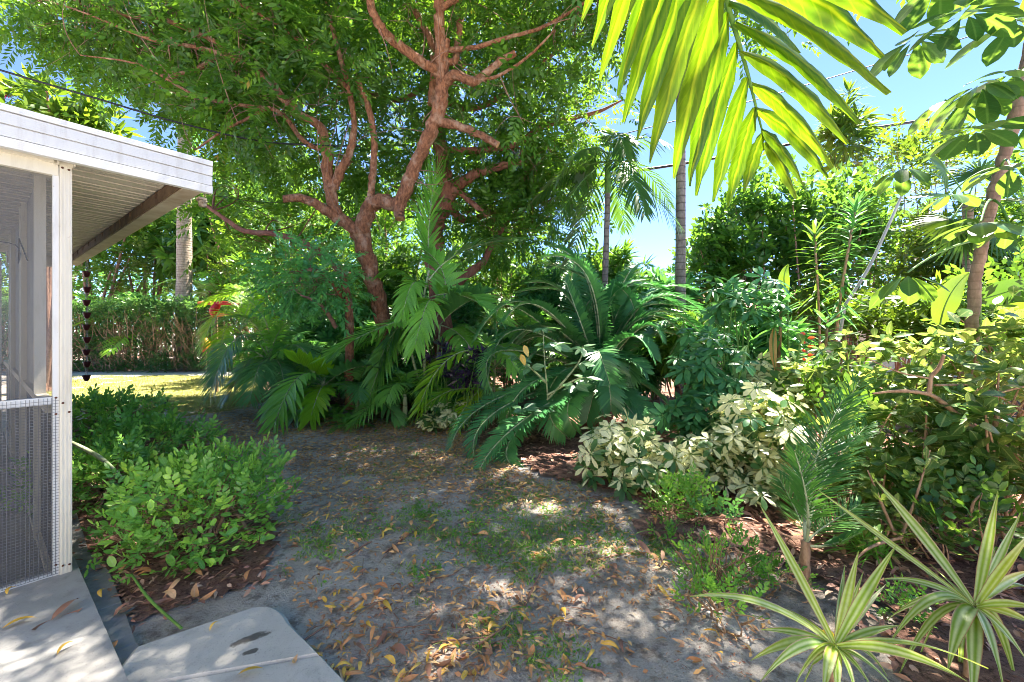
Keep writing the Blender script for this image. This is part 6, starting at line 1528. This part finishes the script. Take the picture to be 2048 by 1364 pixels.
def fleaf(b, t, Wd, seed, sag=.04):
    rng = np.random.default_rng(seed); b, t = P(*b), P(*t); L = np.linalg.norm(t - b); K = 12
    path = thru(b, .5 * (b + t) + np.array([0, 0, sag * L]), t, K + 1); T = nrm(np.gradient(path, axis=0)); s = np.linspace(0, 1, K + 1)
    w = nrm(np.cross(T, nrm(np.array([0, 1.0, .12]) + rng.normal(0, .28, 3)))); n_ = np.cross(w, T)
    hw = (np.clip(np.minimum(.28 + 3.0 * s, 1) * np.clip((1 - s) * 3.0, .04, 1) ** .75, .02, 1) * Wd * .5)[:, None] * w
    v = np.stack([path - hw + n_ * Wd * .16, path - hw * .5 + n_ * Wd * .05, path, path + hw * .5 + n_ * Wd * .05, path + hw + n_ * Wd * .16], 1)
    v = v + (rng.normal(0, .0012, v.shape))
    at = np.zeros((K + 1, 5, 3)); at[..., 0] = [-1, -.5, 0, .5, 1]; at[..., 1] = s[:, None]; at[..., 2] = rng.random()
    idx = np.arange((K + 1) * 5).reshape(K + 1, 5); mb = MB()
    mb.add(v.reshape(-1, 3), quads=np.stack([idx[:-1, :-1], idx[:-1, 1:], idx[1:, 1:], idx[1:, :-1]], -1).reshape(-1, 4), attr=at.reshape(-1, 3)); mb.build('leaflet', MT['leaf_foreground'], rach)
FL = [((1525, 266, 1.20), (1488, 384, 1.22), .036), ((1511, 212, 1.15), (1457, 412, 1.16), .042), ((1496, 154, 1.10), (1429, 402, 1.11), .046), ((1475, 84, 1.04), (1393, 390, 1.06), .048), ((1458, 22, .99), (1381, 372, 1.02), .050), ((1446, -45, .94), (1346, 356, .98), .052), ((1434, -115, .90), (1301, 325, .94), .052), ((1422, -185, .86), (1275, 279, .91), .050), ((1408, -255, .83), (1248, 245, .88), .050), ((1402, -320, .80), (1234, 192, .85), .048), ((1396, -380, .77), (1199, 158, .82), .046), ((1390, -430, .74), (1183, 93, .79), .044), ((1392, -500, .71), (1162, 47, .76), .042), ((1396, -560, .68), (1140, -20, .73), .042),
      ((1531, 283, 1.22), (1594, 396, 1.22), .040), ((1524, 258, 1.19), (1610, 372, 1.20), .034), ((1513, 217, 1.15), (1658, 354, 1.16), .042), ((1500, 164, 1.11), (1668, 335, 1.12), .046), ((1483, 102, 1.05), (1700, 286, 1.07), .050), ((1471, 44, 1.00), (1724, 246, 1.02), .054), ((1459, 0, .97), (1602, 105, 1.1), .050), ((1452, -25, .95), (1782, 184, .93), .064), ((1442, -70, .92), (1770, 110, .9), .062), ((1434, -115, .90), (1814, 62, .86), .066), ((1424, -175, .87), (1790, -10, .83), .06), ((1412, -240, .83), (1780, -90, .8), .055)]
for k, (b, t, wd_) in enumerate(FL):
    fleaf(b, t, wd_ * 1.0, 640 + k, .05 if k < 14 else .09)
for k in range(3):           # the palm's other fronds, overhead and behind the viewer
    a = [4.6, 5.3, 6.0, .5][k]; o_ = np.array([math.cos(a), math.sin(a), 0]); mb = MB()
    frond(mb, bez(crownp, crownp + o_ * .9 + [0, 0, .95], crownp + o_ * 2.0 + [0, 0, .55 if a < 2 else -.1], 12), 24, .5, .05, vee=5, droop=.3, seed=670 + k, rad=(.013, .004))
    mb.build('frond', [MT['leaf_foreground'], MT['stem_green']], fpalm)

# ------------------------------------------------------------------ grass, litter, fallen leaves, sticks
rng = np.random.default_rng(701)
q = sample_poly(LAWN, 17000, rng); n = len(q)
mb = MB(); d = np.c_[rng.normal(0, .45, (n, 2)), np.ones(n)]
blades(mb, np.c_[q, gh(q[:, 0], q[:, 1]) + .003], d, np.c_[rng.normal(0, 1, (n, 2)), np.zeros(n)], rng.uniform(.03, .075, n), .008, K=2, prof='grass', droop=.2, rnd=rng.random(n))
o = mb.build('grass', MT['lawn_blade']); tag(o, 'short sunlit lawn grass before the hedge', 'grass', kind='stuff')
# tufts on the sand
TP = np.array([[(rng.uniform(560, 1360)), rng.uniform(835, 1364)] for _ in range(7000)])
den = vnoise(TP[:, 0] / 70, TP[:, 1] / 38, 4) * .6 + vnoise(TP[:, 0] / 190, TP[:, 1] / 90, 5) * .7 + np.exp(-((TP[:, 0] - 960) / 260) ** 2 - ((TP[:, 1] - 1040) / 120) ** 2) * .55 - np.clip((TP[:, 0] - 1150) / 250, 0, 1) * np.clip((TP[:, 1] - 1120) / 60, 0, 1) * .8 - np.clip((TP[:, 1] - 1130) / 90, 0, 1) * .26
TP = TP[(den > .62 + .42 * rng.random(len(TP)))][:2400]
bs_, dd_, ll_, rr_ = [], [], [], []
for px, py in TP:
    g = G(px, py); k = rng.integers(4, 13); sz = rng.uniform(.5, 1.3) * (.7 if py < 950 else 1)
    bs_.append(np.c_[g[0] + rng.normal(0, .022, k), g[1] + rng.normal(0, .022, k), np.zeros(k)]); dd_.append(np.c_[rng.normal(0, .7, (k, 2)), np.ones(k)]); ll_.append(rng.uniform(.02, .065, k) * sz); rr_.append(np.clip(rng.random() * .5 + rng.random(k) * .5, 0, 1))
b_ = np.vstack(bs_); b_[:, 2] = gh(b_[:, 0], b_[:, 1]); n = len(b_)
mb = MB(); blades(mb, b_, np.vstack(dd_), np.c_[rng.normal(0, 1, (n, 2)), np.zeros(n)], np.concatenate(ll_), .0042, K=3, prof='grass', droop=.35, rnd=np.concatenate(rr_))
o = mb.build('grass', MT['grass_blade']); tag(o, 'thin green grass tufts scattered over the sand', 'grass', kind='stuff')
# low weeds: small round leaves
w_ = TP[::3]; g = np.array([G(*t) for t in w_]); k = 5; n = len(g) * k
b_ = np.repeat(g, k, 0) + np.c_[rng.normal(0, .03, (n, 2)), np.full(n, .012)]; mb = MB()
blades(mb, b_, np.c_[rng.normal(0, 1, (n, 2)), rng.normal(.3, .2, n)], np.c_[rng.normal(0, 1, (n, 2)), rng.normal(0, .2, n)], rng.uniform(.012, .026, n), rng.uniform(.01, .018, n), K=3, prof='oval', rnd=rng.random(n))
o = mb.build('weeds', MT['leaf_groundcover']); tag(o, 'small round leaved weeds between the grass tufts', 'weeds', kind='stuff')
# litter on the mulch beds
def litter(name, label, poly, n, mat, zoff, L, seed, keep=None, bump_=.03, K=3, fold=.15):
    rng = np.random.default_rng(seed); q = sample_poly(poly, n, rng)
    if keep is not None: q = q[keep(q)]
    n = len(q); a = rng.uniform(0, 6.28, n); d = np.c_[np.cos(a), np.sin(a), rng.normal(0, .22, n)]
    mb = MB(); blades(mb, np.c_[q, gh(q[:, 0], q[:, 1]) + zoff + rng.random(n) * bump_], d, np.c_[-np.sin(a), np.cos(a), rng.normal(0, .45, n)], rng.uniform(.5, 1.2, n) * L, rng.uniform(.16, .42, n) * L, K=K, prof='lance', fold=fold, rnd=rng.random(n), curl=.12, droop=0)
    o = mb.build(name, MT[mat]); tag(o, label, 'leaf litter', kind='stuff')
BR_N = [p_ for p_ in BED_R if True]
BRn = GP([(870, 845), (930, 872), (1000, 905), (1075, 950), (1180, 972), (1255, 1002), (1300, 1055), (1400, 1105), (1560, 1150), (1640, 1190), (1720, 1290)]) + [np.array((1.5, 1.0)), np.array((3.6, 1.0)), np.array((4.5, 5.5)), np.array((-.5, 7.2))]
litter('leaf_litter', 'reddish brown leaf litter covering the right bed', BRn, 9500, 'litter_mix', .012, .075, 711)
litter('leaf_litter', 'dark brown leaf litter round the tree foot', BED_M, 2600, 'litter_mix', .012, .085, 712)
litter('leaf_litter', 'brown leaf litter under the clipped shrubs', SHB, 4200, 'litter_mix', .012, .050, 713)
SAND = GP([(560, 1364), (1500, 1364), (1560, 1170), (1400, 1120), (1290, 1060), (1240, 1005), (1060, 955), (900, 860), (700, 840), (560, 815), (400, 815), (330, 850), (440, 890), (570, 1000), (570, 1180), (640, 1290)])
litter('leaf_litter', 'small scattered dry leaf scraps on the sand', SAND, 15000, 'litter_sand', .006, .046, 714, lambda q: (vnoise(q[:, 0] * 1.6, q[:, 1] * 1.6, 8) + .35 * (q[:, 1] > 3.2) > rng.random(len(q)) * .95 + .05), .01, 2, 0)
litter('leaf_litter', 'fine dark crumbs of bark and leaf on the sand', SAND, 16000, 'litter_mix', .002, .020, 715, lambda q: vnoise(q[:, 0] * 2.1, q[:, 1] * 2.1, 12) > .32, .004, 2, 0)
SANDM = GP([(430, 842), (600, 826), (860, 845), (1000, 905), (1075, 955), (1180, 985), (1240, 1010), (1000, 1010), (760, 960), (560, 930), (470, 890)])
litter('leaf_litter', 'dense tan leaf scraps on the far sand before the beds', SANDM, 4200, 'litter_sand', .006, .055, 716, None, .012, 2, 0)
# single fallen leaves
FLM = []
for mk in ('dead_yellow', 'dead_orange', 'dead_brown'):
    row = []
    for v_ in range(4):
        mb = MB(); blades(mb, [[0, -.5, 0]], [0, 1, 0], [1, .0, (.0, .25, -.2, .1)[v_]], 1.0, (.26, .30, .34, .22)[v_], K=6, prof='lance', fold=(.22, .1, .3, -.2)[v_], curl=(.14, .2, -.10, .22)[v_])
        va = np.vstack(mb.v); va[:, 0] += (.10, -.12, .05, .15)[v_] * (va[:, 1] * 2) ** 2
        mb.v = [va]; row.append(mb.mesh('fallen_leaf', [MT[mk]]))
    FLM.append(row)
LABS = ['curled yellow fallen leaf', 'curled orange brown fallen leaf', 'dull brown fallen leaf']
GRPS = ['yellow fallen leaves', 'orange brown fallen leaves', 'dull brown fallen leaves']
rng = np.random.default_rng(721)
pp = []
while len(pp) < 290:
    px, py = rng.uniform(560, 1520), rng.uniform(880, 1364) ** 1.0
    g = G(px, py)
    if not inpoly(np.array([g[0]]), np.array([g[1]]), SAND)[0]: continue
    if px > 1200 and py > 1140 and rng.random() < .7: continue
    if vnoise(px / 60, py / 35, 21) < rng.random() * .75: continue
    pp.append(g)
for g in pp:
    c = rng.choice(3, p=[.36, .44, .20]); R = Matrix.Rotation(rng.uniform(0, 6.28), 4, 'Z') @ Matrix.Rotation(rng.normal(0, .22), 4, 'X') @ Matrix.Rotation(rng.normal(0, .3), 4, 'Y')
    s = rng.uniform(.042, .092)
    o = inst('fallen_leaf', FLM[c][rng.integers(4)], None, Matrix.Translation((g[0], g[1], float(gh(g[0], g[1])) + .014)) @ R @ Matrix.Scale(s, 4))
    px_ = 1024 + g[0] / g[1] * F; py_ = HOR + CZ / g[1] * F
    zn = 'on the sand beside the clipped shrub' if px_ < 680 and py_ < 1130 else 'on the sand beside the path slab' if px_ < 760 and py_ > 1130 else 'on the far sand before the cycad fronds' if py_ < 960 else 'on the sand beside the ground cover plants' if px_ > 1180 else 'among the grass tufts in mid sand' if py_ < 1130 else 'on the bare sand at the photo bottom'
    tag(o, LABS[c] + ' ' + zn, 'leaf', GRPS[c] + ' ' + zn)
for px, py, c, s, rz, z, lab in [(18, 1186, 0, .07, .4, .06, 'yellow fallen leaf on the patio nearest the screen'), (40, 1248, 0, .10, -.8, .06, 'long yellow fallen leaf lying on the patio slab'), (130, 1301, 0, .075, -.1, .06, 'small ochre fallen leaf on the patio near its edge'),
                             (428, 1256, 0, .06, -.2, .045, 'yellow fallen leaf on the path slab beside the stain'), (500, 1352, 0, .085, -1.2, .045, 'ochre fallen leaf at the bottom of the path slab'), (200, 1192, 0, .08, .6, .045, 'bright yellow fallen leaf beside the patio footing'), (115, 1240, 2, .16, -.5, .06, 'brown and green dead leaf cluster on the patio'), (140, 1222, 2, .15, .2, .06, 'dull green dead leaf on the patio near the footing'), (395, 1150, 1, .10, .8, .02, 'tan fallen leaf under the near clipped shrub'), (230, 1300, 1, .09, .5, .03, 'tan fallen leaf at the corner of the path slab'), (590, 1322, 1, .05, .2, .045, 'small orange fallen leaf on the path slab joint')]:
    g = G(px, py, z); o = inst('fallen_leaf', FLM[c][rng.integers(4)], None, Matrix.Translation((g[0], g[1], z + .010)) @ Matrix.Rotation(rz, 4, 'Z') @ Matrix.Scale(s, 4)); tag(o, lab, 'leaf')
# leaves on the litter under the shrub and on the right bed
for k in range(70):
    if k < 34: px, py, lab, grp = rng.uniform(190, 540), rng.uniform(1140, 1300), 'pinkish brown fallen leaf in the litter under the near shrub', 'fallen leaves under the near shrub'
    else: px, py, lab, grp = rng.uniform(1280, 1620), rng.uniform(990, 1180), 'tan fallen leaf on the reddish mulch of the right bed', 'fallen leaves on the right bed'
    g = G(px, py)
    if k < 34 and not inpoly(np.array([g[0]]), np.array([g[1]]), SHB)[0]: continue
    o = inst('fallen_leaf', FLM[1 if rng.random() < .5 else 2][rng.integers(4)], None, Matrix.Translation((g[0], g[1], float(gh(g[0], g[1])) + .05)) @ Matrix.Rotation(rng.uniform(0, 6.28), 4, 'Z') @ Matrix.Rotation(rng.normal(0, .3), 4, 'X') @ Matrix.Scale(rng.uniform(.07, .12), 4)); tag(o, lab, 'leaf', grp)
# sticks
ST = [([(1050, 1216), (1075, 1165), (1098, 1125)], .006, 'crooked tan stick standing out near the sand middle'), ([(955, 1296), (1000, 1268), (1030, 1240)], .006, 'forked stick lying in the lower sand'), ([(862, 1288), (920, 1284), (985, 1280)], .004, 'long thin twig left of the forked stick'), ([(690, 1118), (730, 1092), (745, 1086)], .006, 'grey stick lying by the left of the sand'), ([(1180, 1125), (1230, 1118), (1265, 1108)], .004, 'thin red brown twig near the mulch edge'),
      ([(1100, 1238), (1180, 1268), (1262, 1292)], .003, 'thin straight twig on the bare sand'), ([(1165, 1340), (1200, 1352), (1215, 1362)], .005, 'short twig at the bottom edge of the sand'), ([(770, 1108), (815, 1075), (842, 1055)], .005, 'pale twig among the grass tufts'), ([(600, 1290), (640, 1262), (660, 1255)], .004, 'thin twig beside the path slab'), ([(868, 1160), (900, 1155), (925, 1140)], .003, 'pale dry twig between tufts in the sand middle'), ([(1180, 1010), (1220, 1000), (1250, 985)], .005, 'stick at the edge of the mulch bed')]
for pts, r, lab in ST:
    p3 = np.array([G(*q_) for q_ in pts]); p3[:, 2] = gh(p3[:, 0], p3[:, 1]) + r + .004; p, rr = spline(p3, [r, r * .9, r * .5]); p[:, :2] += rng.normal(0, r * .5, (len(p), 2))
    o_ = MB(); tube(o_, p, rr, 6, rough=.15); o = o_.build('stick', MT['bark_twig'], origin=p[0]); tag(o, lab, 'stick')
for k in range(40):
    px, py = rng.uniform(600, 1300), rng.uniform(900, 1350); g = G(px, py)
    if not inpoly(np.array([g[0]]), np.array([g[1]]), SAND)[0]: continue
    a = rng.uniform(0, 6.28); e = g + np.array([math.cos(a), math.sin(a), 0]) * rng.uniform(.05, .2); p3 = np.array([g, .5 * (g + e) + np.r_[rng.normal(0, .012, 2), 0], e]); p3[:, 2] = gh(p3[:, 0], p3[:, 1]) + .006
    o_ = MB(); tube(o_, p3, [.0025, .002, .001], 5); o = o_.build('twig', MT['bark_twig'], origin=p3[0]); tag(o, 'thin dry twig lying on the grey sand', 'twig', 'thin twigs on the sand')

for o in bpy.data.objects:
    if '_o' in o.keys(): del o['_o']
